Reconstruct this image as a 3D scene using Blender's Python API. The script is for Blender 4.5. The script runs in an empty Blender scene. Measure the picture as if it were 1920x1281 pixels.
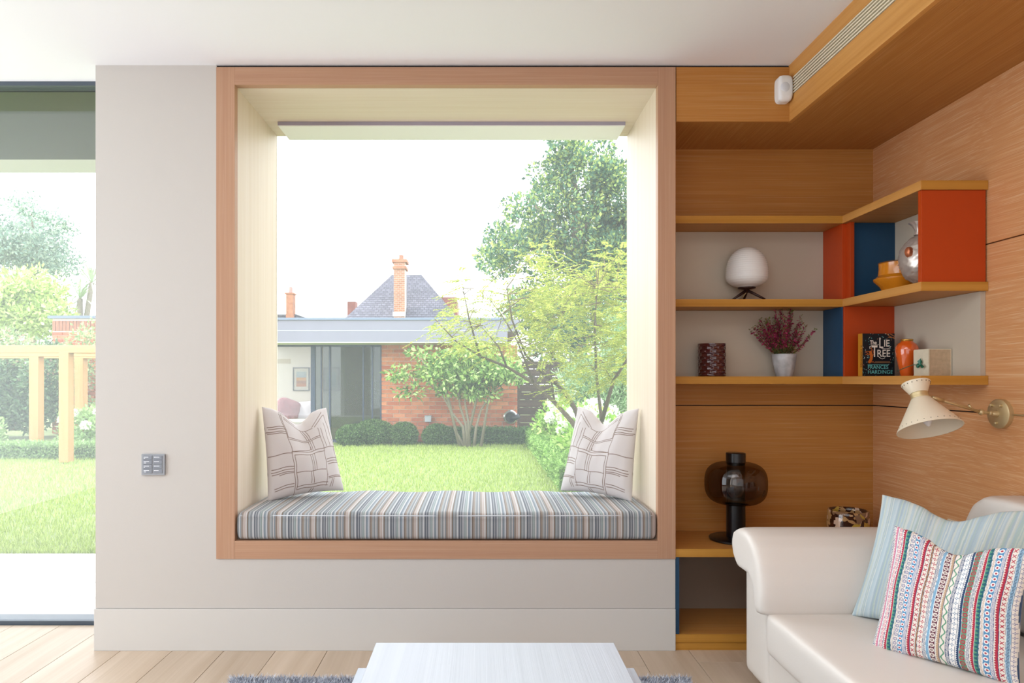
import bpy, bmesh, math, random
import numpy as np
from mathutils import Vector, Matrix, noise as mnoise
random.seed(7); RNG = np.random.default_rng(7)
S = bpy.context.scene; C = S.collection
D = 2.9157; K = 439.0; EYE = 1.157            # camera distance to the window wall, px per metre there, eye height

# ------------------------------------------------------------------ camera, sky, lights, exposure
cam = bpy.data.cameras.new('camera'); co = bpy.data.objects.new('camera', cam); C.objects.link(co)
co.location = (0, -D, EYE); co.rotation_euler = (math.pi/2, 0, 0)
cam.sensor_width = 36; cam.lens = 24; cam.shift_x = 60/1920; cam.shift_y = 71.5/1920
cam.clip_start = .05; cam.clip_end = 400; S.camera = co
S.view_settings.view_transform = 'Standard'; S.view_settings.look = 'None'
S.view_settings.exposure = 0.0; S.view_settings.gamma = 1; S.view_settings.use_curve_mapping = False
W = bpy.data.worlds.new('sky'); S.world = W; W.use_nodes = True
wn = W.node_tree.nodes; wl = W.node_tree.links; bg = wn['Background']
tc = wn.new('ShaderNodeTexCoord'); sp = wn.new('ShaderNodeSeparateXYZ'); cr = wn.new('ShaderNodeValToRGB')
wl.new(tc.outputs['Generated'], sp.inputs[0]); wl.new(sp.outputs[2], cr.inputs[0]); wl.new(cr.outputs[0], bg.inputs[0])
cr.color_ramp.elements[0].position = 0.0; cr.color_ramp.elements[0].color = (.93, .965, 1, 1)
cr.color_ramp.elements[1].position = 1.0; cr.color_ramp.elements[1].color = (.80, .90, 1, 1)
bg.inputs[1].default_value = 4.6
def sun(name, rot, energy, angle, col):
    l = bpy.data.lights.new(name, 'SUN'); l.energy = energy; l.angle = angle; l.color = col
    o = bpy.data.objects.new(name, l); C.objects.link(o); o.rotation_euler = rot
sun('sun', (math.radians(46), 0, math.radians(-90)), 4.0, math.radians(3), (1, .95, .86))
def area(name, loc, rot, sx, sy, power, col=(1, 1, 1)):
    l = bpy.data.lights.new(name, 'AREA'); l.shape = 'RECTANGLE'; l.size = sx; l.size_y = sy; l.energy = power; l.color = col
    o = bpy.data.objects.new(name, l); C.objects.link(o); o.location = loc; o.rotation_euler = rot
R = math.radians
area('fill_above', (-.4, -2.3, 2.46), (0, 0, 0), 2.2, 1.6, 30, (.87, .93, 1))  # added fill lamp below the closed ceiling, no opening above it
area('fill_rear', (-.6, -5.3, 1.3), (R(90), 0, 0), 4.5, 2.3, 38, (.82, .91, 1))  # unseen fill lamp added in front of the solid rear wall
area('fill_left', (-3.6, -1.6, 1.3), (0, R(-90), 0), 2.3, 3.2, 84, (.81, .91, 1))  # added fill for light from the left; the wall there is solid

# ------------------------------------------------------------------ helpers
def lin(c):
    if isinstance(c, str): c = tuple(int(c[i:i+2], 16) for i in (0, 2, 4))
    return tuple(((v/255)/12.92 if v/255 <= .04045 else ((v/255+.055)/1.055)**2.4) for v in c)
class NT:
    def __init__(s, name):
        s.m = bpy.data.materials.new(name); s.m.use_nodes = True; s.t = s.m.node_tree
        s.b = s.t.nodes['Principled BSDF']; s.out = s.t.nodes['Material Output']
    def n(s, typ, **kw):
        nd = s.t.nodes.new('ShaderNode'+typ)
        for k, v in kw.items(): setattr(nd, k, v)
        return nd
    def l(s, a, b): s.t.links.new(a, b)
def setp(b, **kw):
    for k, v in kw.items():
        k = k.replace('_', ' ').title() if k not in ('IOR',) else k
        b.inputs[k].default_value = v
def plain(name, col, rough=.6, metal=0, bump=0, bscale=60, var=0, spec=.5, vscale=3, coat=0):
    t = NT(name); c = lin(col) + (1,); b = t.b
    b.inputs['Base Color'].default_value = c; b.inputs['Roughness'].default_value = rough
    b.inputs['Metallic'].default_value = metal; b.inputs['Specular IOR Level'].default_value = spec
    b.inputs['Coat Weight'].default_value = coat
    tc = t.n('TexCoord')
    if bump:
        nz = t.n('TexNoise'); nz.inputs['Scale'].default_value = bscale; nz.inputs['Detail'].default_value = 4
        bp = t.n('Bump'); bp.inputs['Strength'].default_value = bump; bp.inputs['Distance'].default_value = .01
        t.l(tc.outputs['Object'], nz.inputs['Vector']); t.l(nz.outputs[0], bp.inputs['Height']); t.l(bp.outputs[0], b.inputs['Normal'])
    if var:
        nz = t.n('TexNoise'); nz.inputs['Scale'].default_value = vscale; nz.inputs['Detail'].default_value = 5
        mx = t.n('MixRGB', blend_type='MULTIPLY'); rp = t.n('ValToRGB')
        rp.color_ramp.elements[0].position = .3; rp.color_ramp.elements[1].position = .7
        rp.color_ramp.elements[0].color = (1-var,)*3+(1,); rp.color_ramp.elements[1].color = (1+var*.3,)*3+(1,)
        mx.inputs[0].default_value = 1; mx.inputs[1].default_value = c
        t.l(tc.outputs['Object'], nz.inputs['Vector']); t.l(nz.outputs[0], rp.inputs[0]); t.l(rp.outputs[0], mx.inputs[2]); t.l(mx.outputs[0], b.inputs['Base Color'])
    return t.m
def wood(name, c1, c2, axis='X', fine=1.0, rough=.5, pore=None, wave=.0, rnd=.0):
    """straight or gently wavy grain along one object axis, with limed pores"""
    t = NT(name); tc = t.n('TexCoord'); mp = t.n('Mapping')
    lo, hi = .4, 34*fine
    sc = {'X': (lo, hi, hi), 'Y': (hi, lo, hi), 'Z': (hi, hi, lo)}[axis]
    mp.inputs['Scale'].default_value = sc
    src = tc.outputs['Object']
    if wave:
        nz0 = t.n('TexNoise'); nz0.inputs['Scale'].default_value = 1.1; nz0.inputs['Detail'].default_value = 2
        sub = t.n('VectorMath', operation='SUBTRACT'); sub.inputs[1].default_value = (.5, .5, .5)
        mul = t.n('VectorMath', operation='MULTIPLY'); ww = {'X': (0, wave, wave), 'Y': (wave, 0, wave), 'Z': (wave, wave, 0)}[axis]
        mul.inputs[1].default_value = ww; add = t.n('VectorMath', operation='ADD')
        t.l(src, nz0.inputs['Vector']); t.l(nz0.outputs['Color'], sub.inputs[0]); t.l(sub.outputs[0], mul.inputs[0])
        t.l(src, add.inputs[0]); t.l(mul.outputs[0], add.inputs[1]); src = add.outputs[0]
    oi = t.n('ObjectInfo')
    if rnd:
        a2 = t.n('VectorMath', operation='ADD'); m2 = t.n('Math', operation='MULTIPLY'); m2.inputs[1].default_value = 37
        t.l(oi.outputs['Random'], m2.inputs[0]); t.l(src, a2.inputs[0]); t.l(m2.outputs[0], a2.inputs[1]); src = a2.outputs[0]
    t.l(src, mp.inputs['Vector'])
    nz = t.n('TexNoise'); nz.inputs['Scale'].default_value = 1; nz.inputs['Detail'].default_value = 4; nz.inputs['Roughness'].default_value = .6
    t.l(mp.outputs[0], nz.inputs['Vector'])
    rp = t.n('ValToRGB'); rp.color_ramp.elements[0].position = .33; rp.color_ramp.elements[1].position = .67
    rp.color_ramp.elements[0].color = lin(c1)+(1,); rp.color_ramp.elements[1].color = lin(c2)+(1,)
    t.l(nz.outputs[0], rp.inputs[0]); colr = rp.outputs[0]
    mp2 = t.n('Mapping'); mp2.inputs['Scale'].default_value = tuple(v*(7 if v > 5 else 6) for v in sc)
    t.l(src, mp2.inputs['Vector'])
    nz2 = t.n('TexNoise'); nz2.inputs['Scale'].default_value = 1; nz2.inputs['Detail'].default_value = 3
    t.l(mp2.outputs[0], nz2.inputs['Vector'])
    if pore:
        r2 = t.n('ValToRGB'); r2.color_ramp.elements[0].position = .52; r2.color_ramp.elements[1].position = .66
        r2.color_ramp.elements[0].color = (0, 0, 0, 1); r2.color_ramp.elements[1].color = (.55, .55, .55, 1)
        mx = t.n('MixRGB'); t.l(nz2.outputs[0], r2.inputs[0]); t.l(r2.outputs[0], mx.inputs[0]); t.l(colr, mx.inputs[1]); mx.inputs[2].default_value = lin(pore)+(1,)
        colr = mx.outputs[0]
    if rnd:
        hv = t.n('HueSaturation'); mr = t.n('MapRange'); mr.inputs['To Min'].default_value = 1-rnd; mr.inputs['To Max'].default_value = 1+rnd
        t.l(oi.outputs['Random'], mr.inputs['Value']); t.l(mr.outputs[0], hv.inputs['Value']); t.l(colr, hv.inputs['Color']); colr = hv.outputs[0]
    t.l(colr, t.b.inputs['Base Color']); t.b.inputs['Roughness'].default_value = rough; t.b.inputs['Specular IOR Level'].default_value = .35
    bp = t.n('Bump'); bp.inputs['Strength'].default_value = .12; bp.inputs['Distance'].default_value = .004
    t.l(nz2.outputs[0], bp.inputs['Height']); t.l(bp.outputs[0], t.b.inputs['Normal'])
    return t.m
def attr_mat(name, rough=.8, bump=.0, transl=0.0, sheen=0):
    t = NT(name); a = t.n('Attribute'); a.attribute_name = 'Col'
    t.l(a.outputs['Color'], t.b.inputs['Base Color']); t.b.inputs['Roughness'].default_value = rough; t.b.inputs['Specular IOR Level'].default_value = .25
    t.b.inputs['Sheen Weight'].default_value = sheen
    if bump:
        tc = t.n('TexCoord'); nz = t.n('TexNoise'); nz.inputs['Scale'].default_value = 350; bp = t.n('Bump'); bp.inputs['Strength'].default_value = bump; bp.inputs['Distance'].default_value = .002
        t.l(tc.outputs['Object'], nz.inputs['Vector']); t.l(nz.outputs[0], bp.inputs['Height']); t.l(bp.outputs[0], t.b.inputs['Normal'])
    if transl:
        tr = t.n('BsdfTranslucent'); mx = t.n('MixShader'); mx.inputs[0].default_value = transl
        t.l(a.outputs['Color'], tr.inputs[0]); t.l(t.b.outputs[0], mx.inputs[1]); t.l(tr.outputs[0], mx.inputs[2]); t.l(mx.outputs[0], t.out.inputs[0])
    return t.m
def glass_thin(name, tint=(1, 1, 1), veil=.05, gloss=.04, facing=.25, rough=.02):
    t = NT(name); t.t.nodes.remove(t.b)
    tr = t.n('BsdfTransparent'); tr.inputs[0].default_value = tint+(1,)
    tl = t.n('BsdfTranslucent'); tl.inputs[0].default_value = (.95, .97, 1, 1)
    m1 = t.n('MixShader'); m1.inputs[0].default_value = veil; t.l(tr.outputs[0], m1.inputs[1]); t.l(tl.outputs[0], m1.inputs[2])  # translucent white stands in for the veil of glare over the view
    gl = t.n('BsdfGlossy'); gl.inputs['Roughness'].default_value = rough
    lw = t.n('LayerWeight'); lw.inputs[0].default_value = facing; ma = t.n('MapRange'); ma.inputs['To Min'].default_value = gloss; ma.inputs['To Max'].default_value = .6
    t.l(lw.outputs['Facing'], ma.inputs['Value']); m2 = t.n('MixShader')
    t.l(ma.outputs[0], m2.inputs[0]); t.l(m1.outputs[0], m2.inputs[1]); t.l(gl.outputs[0], m2.inputs[2]); t.l(m2.outputs[0], t.out.inputs[0])
    return t.m

class MB:
    def __init__(s): s.v = []; s.f = []
    def add(s, vs, fs):
        o = len(s.v); s.v += [tuple(v) for v in vs]; s.f += [tuple(i+o for i in f) for f in fs]; return s
    def box(s, x0, x1, y0, y1, z0, z1):
        return s.add([(x0,y0,z0),(x1,y0,z0),(x1,y1,z0),(x0,y1,z0),(x0,y0,z1),(x1,y0,z1),(x1,y1,z1),(x0,y1,z1)],
                     [(0,3,2,1),(4,5,6,7),(0,1,5,4),(1,2,6,5),(2,3,7,6),(3,0,4,7)])
    def prism(s, poly, a0, a1, axis='Y'):
        n = len(poly)
        def q(p, a): return {'Y': (p[0], a, p[1]), 'X': (a, p[0], p[1]), 'Z': (p[0], p[1], a)}[axis]
        return s.add([q(p, a0) for p in poly]+[q(p, a1) for p in poly],
                     [tuple(range(n)), tuple(range(2*n-1, n-1, -1))]+[(i, (i+1) % n, (i+1) % n+n, i+n) for i in range(n)])
    def lathe(s, prof, c=(0, 0, 0), n=40, M=None, cap=True, ripple=None):
        vs = []
        for j, (r, z) in enumerate(prof):
            for i in range(n):
                a = 2*math.pi*i/n; rr = r if ripple is None else r+ripple(a, z)
                p = Vector((rr*math.cos(a), rr*math.sin(a), z))
                if M is not None: p = M @ p
                vs.append((p.x+c[0], p.y+c[1], p.z+c[2]))
        fs = [(j*n+i, j*n+(i+1) % n, (j+1)*n+(i+1) % n, (j+1)*n+i) for j in range(len(prof)-1) for i in range(n)]
        if cap:
            fs.append(tuple(range(n-1, -1, -1))); k = (len(prof)-1)*n; fs.append(tuple(range(k, k+n)))
        return s.add(vs, fs)
    def tube(s, pts, rad, n=8, cap=True):
        pts = [Vector(p) for p in pts]; rad = rad if hasattr(rad, '__len__') else [rad]*len(pts)
        vs = []; up = Vector((0, 0, 1)); prev = None
        for i, p in enumerate(pts):
            d = (pts[min(i+1, len(pts)-1)]-pts[max(i-1, 0)]).normalized()
            if prev is None:
                a = d.cross(up if abs(d.z) < .9 else Vector((1, 0, 0))).normalized()
            else: a = (prev - d*prev.dot(d)).normalized()
            prev = a; b = d.cross(a)
            for k in range(n):
                t = 2*math.pi*k/n; q = p+(a*math.cos(t)+b*math.sin(t))*rad[i]; vs.append(q[:])
        fs = [(i*n+k, i*n+(k+1) % n, (i+1)*n+(k+1) % n, (i+1)*n+k) for i in range(len(pts)-1) for k in range(n)]
        if cap: fs += [tuple(range(n-1, -1, -1)), tuple(range((len(pts)-1)*n, len(pts)*n))]
        return s.add(vs, fs)
    def sphere(s, c, r, n=20, m=12, f=None):
        rx, ry, rz = r if hasattr(r, '__len__') else (r, r, r)
        vs = [(c[0], c[1], c[2]-rz)]
        for j in range(1, m):
            ph = -math.pi/2+math.pi*j/m
            for i in range(n):
                a = 2*math.pi*i/n; k = 1 if f is None else f(a, ph)
                vs.append((c[0]+rx*k*math.cos(ph)*math.cos(a), c[1]+ry*k*math.cos(ph)*math.sin(a), c[2]+rz*k*math.sin(ph)))
        vs.append((c[0], c[1], c[2]+rz)); L = len(vs)-1
        fs = [(0, 1+(i+1) % n, 1+i) for i in range(n)]
        fs += [(1+j*n+i, 1+j*n+(i+1) % n, 1+(j+1)*n+(i+1) % n, 1+(j+1)*n+i) for j in range(m-2) for i in range(n)]
        k = 1+(m-2)*n; fs += [(k+i, k+(i+1) % n, L) for i in range(n)]
        return s.add(vs, fs)
def tag(o, label=None, cat=None, group=None, kind=None):
    if label: o['label'] = label
    if cat: o['category'] = cat
    if group: o['group'] = group
    if kind: o['kind'] = kind
    return o
def thing(name, loc, label=None, cat=None, group=None, kind=None):
    o = bpy.data.objects.new(name, None); C.objects.link(o); o.location = loc; o.empty_display_size = .1
    return tag(o, label, cat, group, kind)
def worldloc(o):
    v = Vector(o.location)
    while o.parent: o = o.parent; v += Vector(o.location)
    return v
def link(name, me, mat, parent=None, origin=None, smooth=False, bevel=0, seg=2):
    """mesh given in world coordinates; stored relative to the parent's (or its own) origin"""
    off = worldloc(parent) if parent else Vector((0, 0, 0))
    org = Vector(origin) if origin is not None else off
    me.transform(Matrix.Translation(-org))
    o = bpy.data.objects.new(name, me); C.objects.link(o)
    o.location = org-off
    if parent: o.parent = parent
    if mat: me.materials.append(mat)
    if smooth:
        me.polygons.foreach_set('use_smooth', [True]*len(me.polygons))
        if smooth == 'auto': me.set_sharp_from_angle(angle=R(40))
    if bevel:
        b = o.modifiers.new('b', 'BEVEL'); b.width = bevel; b.segments = seg; b.limit_method = 'ANGLE'; b.angle_limit = R(50)
        me.polygons.foreach_set('use_smooth', [True]*len(me.polygons)); b.harden_normals = True
    return o
def obj(name, mb, mat, parent=None, **kw):
    me = bpy.data.meshes.new(name); me.from_pydata(mb.v, [], mb.f); me.update()
    return link(name, me, mat, parent, **kw)
def box(name, b, mat, parent=None, **kw): return obj(name, MB().box(*b), mat, parent, **kw)
def np_mesh(name, V, F, col=None, dom='POINT'):
    """V (n,3), F (m,k) all faces k-gons"""
    me = bpy.data.meshes.new(name); n, k = F.shape
    me.vertices.add(len(V)); me.vertices.foreach_set('co', V.astype(np.float32).ravel())
    me.loops.add(n*k); me.loops.foreach_set('vertex_index', F.astype(np.int32).ravel())
    me.polygons.add(n); me.polygons.foreach_set('loop_start', np.arange(0, n*k, k, dtype=np.int32))
    if col is not None:
        a = me.color_attributes.new('Col', 'FLOAT_COLOR', dom)
        c4 = np.ones((len(col), 4), np.float32); c4[:, :3] = col; a.data.foreach_set('color', c4.ravel())
    me.update(calc_edges=True); me.validate(); return me
def P(px, py, s): return Vector(((px-900)/(K*s), D/s-D, EYE-(py-712)/(K*s)))
def sY(s): return D/s-D
def copy_thing(o, dx, label=None):
    c = o.copy(); C.objects.link(c); c.location = Vector(o.location)+Vector(dx)
    if label: c['label'] = label
    for ch in list(o.children):
        d = ch.copy(); C.objects.link(d); d.parent = c
        for g in ch.children:
            e = g.copy(); C.objects.link(e); e.parent = d
    return c

# ------------------------------------------------------------------ materials
M = {}
M['oak_x'] = wood('oak_x', 'B87A38', 'C28642', 'X', 1.7, pore='CFA06A')
M['oak_y'] = wood('oak_y', 'CC8E5C', 'D49A68', 'Y', 1.8, pore='E6C29C', wave=.05)
M['oak_soffit'] = wood('oak_soffit', 'B07638', 'BC8444', 'Y', 1.5, pore='CC9A62', wave=.03)
M['oak_frame_x'] = wood('oak_frame_x', 'B88C70', 'C09678', 'X', 1.6, pore='C8A288')
M['oak_frame_z'] = wood('oak_frame_z', 'B88C70', 'C09678', 'Z', 1.6, pore='C8A288')
M['oak_line_y'] = wood('oak_line_y', 'E0CEB8', 'E6D6C4', 'Y', 1.0, pore='EADDCC')  # lining oak: blown-out window light put into the paler colour
M['oak_line_x'] = wood('oak_line_x', 'E0CEB8', 'E6D6C4', 'X', 1.0, pore='EADDCC')
M['oak_line_z'] = wood('oak_line_z', 'E0CEB8', 'E6D6C4', 'Z', 1.0, pore='EADDCC')
M['oak_edge'] = wood('oak_edge', 'B87F2C', 'CD9442', 'X', 1.2)
M['oak_edge_y'] = wood('oak_edge_y', 'C68A44', 'D89E58', 'Y', 1.2)
M['plank'] = wood('plank', 'BFA992', 'D0BCA8', 'Y', .5, rough=.42, wave=.06, rnd=.07)
M['paint'] = plain('wall_paint', 'CCC6C0', .75, bump=.05, bscale=220)
M['skirt'] = plain('skirting_paint', 'D6D2CD', .55)
M['ceil'] = plain('ceiling_paint', 'F8F8FB', .85, bump=.03, bscale=200)
M['cream'] = plain('cream_panel', 'C4B8A6', .6)
M['orange'] = plain('orange_lacquer', 'BE4410', .42, spec=.4)
M['blue'] = plain('blue_lacquer', '1F4868', .45, spec=.4)
M['dark'] = plain('dark_gap', '17171C', .8)
M['slate_metal'] = plain('slate_powdercoat', '4C5560', .45)
M['black'] = plain('black_metal', '0C0C10', .28, spec=.6)
M['brass'] = plain('aged_brass', 'D2BE92', .42, metal=.6)
M['shade'] = plain('cream_enamel', 'E6D8C0', .45)
M['white'] = plain('white_plastic', 'F2F2F2', .4)
M['table'] = wood('white_ash', 'B4B8C0', 'BCC0C8', 'Y', 1.2, rough=.35)
M['glass'] = glass_thin('window_glass', veil=.045, gloss=.0, facing=.12)
M['glass_door'] = glass_thin('door_glass', veil=.075, gloss=.0, facing=.12)

# ------------------------------------------------------------------ room shell
XL, XR = -1.642, 1.881          # wall left end, right wall
CZ = 2.50
# floor with real planks
fl = thing('floor', (0, 0, 0), kind='structure')
box('subfloor', (-4.4, XR+.1, -5.4, .30, -.08, -.012), M['dark'], fl)
pm = {}
x = -4.4; i = 0
while x < XR:
    y = -5.4+(i*0.77 % 1.5)-1.5
    while y < .30:
        y1 = min(y+2.1, .30); y0 = max(y, -5.4)
        if y1-y0 > .05:
            x1 = min(x+.2205, XR)
            o = box('plank', (x+.0008, x1-.0008, y0+.0008, y1-.0008, -.012, 0), M['plank'], fl, origin=((x+x1)/2, (y0+y1)/2, 0), bevel=.001, seg=1)
        y += 2.1
    x += .2205; i += 1
# painted wall around the window box
BX0, BX1 = -1.125, .834         # outer edges of the oak frame
IX0, IX1 = -1.0456, .7585       # inner
BZ0, BZ1, IZ0, IZ1 = .392, 2.490, .469, 2.414
GY = .589                       # glass plane
wf = thing('wall_front', (0, 0, 0), kind='structure')
box('plaster', (XL, BX0, 0, .66, .18, CZ), M['paint'], wf)
box('apron', (BX0, BX1, 0, .66, .18, BZ0), M['paint'], wf)
bb = thing('baseboard_front', (0, 0, 0), kind='structure')
box('board', (XL-.004, BX1, -.006, .04, 0, .178), M['skirt'], bb, bevel=.0015)
# alcove back, lined in oak, in two panels with a shadow groove
AY = .3514
wa = thing('wall_alcove', (0, AY, 0), kind='structure')
box('backing', (BX1, XR+.1, AY+.02, AY+.05, 0, CZ), M['dark'], wa)
box('panel', (BX1, XR, AY, AY+.02, 1.036, 1.657), M['oak_x'], wa)
box('panel', (BX1, XR, AY, AY+.02, .433, 1.031), M['oak_x'], wa)
box('panel', (BX1, XR, AY, AY+.02, 1.662, 2.3), M['oak_x'], wa)
wr = thing('wall_right', (XR, 0, 0), kind='structure')
box('backing', (XR+.02, XR+.06, -5.4, AY+.05, 0, CZ), M['dark'], wr)
for (z0, z1) in ((0, .40), (.404, 1.031), (1.036, 1.657), (1.662, CZ)):
    box('panel', (XR, XR+.02, -5.4, AY, z0, z1), M['oak_y'], wr)
wl2 = thing('wall_left', (-4.4, -2.5, 0), kind='structure'); box('plaster', (-4.5, -4.4, -5.5, .40, 0, CZ+.12), M['paint'], wl2)
wr2 = thing('wall_rear', (-1, -5.4, 0), kind='structure'); box('plaster', (-4.5, XR+.1, -5.5, -5.4, 0, CZ+.12), M['paint'], wr2)
# ceiling
ce = thing('ceiling', (0, 0, CZ), kind='structure')
box('slab', (-4.4, XR+.1, -5.4, 0.157, CZ, CZ+.12), M['ceil'], ce)
box('slab', (XL, XR+.1, .157, .66, CZ, CZ+.12), M['ceil'], ce)
box('door_recess', (-4.4, XL, .157, .34, CZ+.10, CZ+.12), M['ceil'], ce)
box('shadow_gap', (BX0, 1.32, .004, .02, 2.485, 2.4995), M['dark'], ce)
# oak bulkhead along the right wall
FX = 1.3212; FZ = 1.157+484/K
bk = thing('trim_1', (FX, 0, FZ), kind='structure')
box('fascia_board', (BX1+.004, FX, 0, .018, FZ, 2.492), M['oak_x'], bk)
box('soffit_board', (BX1+.004, XR, .018, AY, FZ, FZ+.018), M['oak_soffit'], bk)
box('soffit_board', (FX+.018, XR, -5.4, .018, FZ, FZ+.018), M['oak_soffit'], bk)
VZ0, VZ1 = EYE+529/K, EYE+562/K
box('side_board', (FX, FX+.018, -5.4, .018, FZ, VZ0), M['oak_edge_y'], bk)
box('side_board', (FX, FX+.018, -5.4, .018, VZ1, 2.5), M['oak_edge_y'], bk)
box('side_board', (FX, FX+.018, -.035, .018, VZ0, VZ1), M['oak_edge_y'], bk)
vent = thing('air_vent', (FX, -.035, VZ0), 'long linear air grille in the side of the oak bulkhead', 'vent')
box('duct', (FX+.03, FX+.05, -5.3, -.035, VZ0, VZ1), M['dark'], vent)
sl = plain('vent_metal', 'F0E4CA', .4)
for k in range(6):
    z = VZ0+(VZ1-VZ0)*(k+.5)/6
    box('slat', (FX-.002, FX+.02, -5.3, -.037, z-.0027, z+.0027), sl, vent)
# presence sensor in the corner
ps = thing('motion_sensor', (1.285, -.02, 2.39), 'white rounded motion sensor where the bulkhead turns', 'sensor')
prof = [(-.5, -.42), (-.42, -.5), (.3, -.5), (.5, -.36), (.5, .40), (.38, .5), (-.3, .5), (-.5, .38)]
prof = [(math.copysign(abs(math.cos(2*math.pi*k/40))**.5, math.cos(2*math.pi*k/40)), math.copysign(abs(math.sin(2*math.pi*k/40))**.42, math.sin(2*math.pi*k/40))) for k in range(40)]
hb = MB()
for (y0_, y1_, k_) in ((-.032, -.001, 1.0),): hb.prism([(1.288+p[0]*.031, 2.387+p[1]*.055) for p in prof], y0_, y1_)
vs_ = [(1.288+p[0]*.031*k_, y_, 2.387+p[1]*.055*k_) for (k_, y_) in ((1, -.032), (.95, -.040), (.85, -.045), (.6, -.0475)) for p in prof]
hb.add(vs_, [tuple(range(159, 119, -1))[::-1]]+[(j*40+i, j*40+(i+1) % 40, (j+1)*40+(i+1) % 40, (j+1)*40+i) for j in range(3) for i in range(40)])
obj('housing', hb, M['white'], ps, smooth='auto')
obj('lens', MB().sphere((1.283, -.045, 2.388), (.020, .007, .022)), plain('sensor_lens', 'E2E4EA', .3), ps, smooth=True)

# ------------------------------------------------------------------ window box
w1 = thing('window_1', ((IX0+IX1)/2, 0, BZ0), kind='structure')
box('frame_stile', (BX0, IX0, -.006, .03, BZ0, BZ1), M['oak_frame_z'], w1, bevel=.0012)
box('frame_stile', (IX1, BX1, -.006, .03, BZ0, BZ1), M['oak_frame_z'], w1, bevel=.0012)
box('frame_rail', (IX0, IX1, -.006, .03, IZ1, BZ1), M['oak_frame_x'], w1, bevel=.0012)
box('frame_rail', (IX0, IX1, -.006, .03, BZ0, IZ0), M['oak_frame_x'], w1, bevel=.0012)
box('jamb_lining', (BX0+.01, IX0, .03, GY+.02, BZ0, BZ1), M['oak_line_z'], w1)
box('jamb_lining', (IX1, BX1-.01, .03, GY+.02, BZ0, BZ1), M['oak_line_z'], w1)
box('head_lining', (IX0, IX1, .03, .41, IZ1, BZ1), M['oak_line_x'], w1)
box('seat_board', (IX0, IX1, .03, GY+.02, BZ0, IZ0), M['oak_line_x'], w1)
box('blind_cassette', (IX0+.06, IX1-.05, .41, GY+.02, IZ1-.017, BZ1), plain('cassette_paint', 'A8A2B2', .6), w1)
box('blind_slot_trim', (IX0+.062, IX1-.052, .412, GY+.018, IZ1-.021, IZ1-.017), plain('slot_trim', 'F4F4EE', .7), w1)
box('head_lining', (IX0, IX0+.06, .41, GY+.02, IZ1-.0, BZ1), M['oak_line_x'], w1)
box('head_lining', (IX1-.05, IX1, .41, GY+.02, IZ1-.0, BZ1), M['oak_line_x'], w1)
box('pane', (IX0-.0, IX1+.0, GY+.002, GY+.008, IZ0, IZ1), M['glass'], w1)
# outside face of the wall
box('outer_leaf', (XL, BX0+.01, .66, .70, 0, 2.62), M['slate_metal'], wf)
box('outer_leaf', (BX1-.01, 3.2, .66, .70, 0, 2.62), M['slate_metal'], wf)
box('outer_leaf', (BX0+.01, BX1-.01, .66, .70, 0, BZ0), M['slate_metal'], wf)

# ------------------------------------------------------------------ sliding door on the left
d1 = thing('door_1', (-3, .305, 0), kind='structure')
box('door_track', (-4.4, XL, .305, .40, -.01, .018), M['slate_metal'], d1)
box('head_profile', (-4.4, XL, .157, .172, CZ-.019, CZ+.1), M['slate_metal'], d1)
box('head_frame', (-4.4, XL, .30, .34, CZ+.035, CZ+.1), M['slate_metal'], d1)
box('pane', (-4.4, XL, .318, .324, .018, CZ+.035), M['glass_door'], d1)
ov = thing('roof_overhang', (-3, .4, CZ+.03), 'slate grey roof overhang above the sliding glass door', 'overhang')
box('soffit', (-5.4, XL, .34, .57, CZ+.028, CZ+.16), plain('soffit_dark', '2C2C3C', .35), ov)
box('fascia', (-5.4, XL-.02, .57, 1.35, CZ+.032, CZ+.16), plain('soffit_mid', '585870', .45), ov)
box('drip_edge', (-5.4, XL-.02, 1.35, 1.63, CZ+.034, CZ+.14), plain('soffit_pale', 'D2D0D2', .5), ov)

# ------------------------------------------------------------------ corner shelving
TK = .0336
Z_B, Z_M, Z_T = 1.1714, 1.519, 1.894     # top faces of bottom, middle, top shelf
SY = sY(.9487)                           # front of the back run
AX = 716.8/K                             # inner face of the arm
AE = sY(1.1537)                          # near end of the arm
sh = thing('corner_shelving', (AX, AY, Z_B-TK), 'oak corner shelving with orange, blue and cream compartments above the worktop', 'shelving')
for z in (Z_B, Z_M, Z_T):
    o = obj('shelf', MB().prism([(BX1+.002, AY-.001), (BX1+.002, SY), (AX, SY), (AX, AE), (XR-.001, AE), (XR-.001, AY-.001)][::-1], z-TK+.001, z-.001, 'Z'), M['oak_x'], sh)
    box('edge_lipping', (BX1+.002, AX, SY-.002, SY, z-TK, z), M['oak_edge'], sh)
    box('edge_lipping', (AX-.002, AX, AE-.002, SY-.002, z-TK, z), M['oak_edge_y'], sh)
    box('edge_lipping', (AX, XR-.001, AE-.002, AE, z-TK, z), M['oak_edge'], sh)
PX = 817/K
for (z0, z1) in ((Z_B, Z_M-TK), (Z_M, Z_T-TK)):
    box('back_panel', (BX1+.002, AX, AY-.018, AY-.001, z0, z1), M['cream'], sh)
    box('back_panel', (PX, XR-.001, AE+.012, SY, z0, z1), M['cream'], sh)
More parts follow.
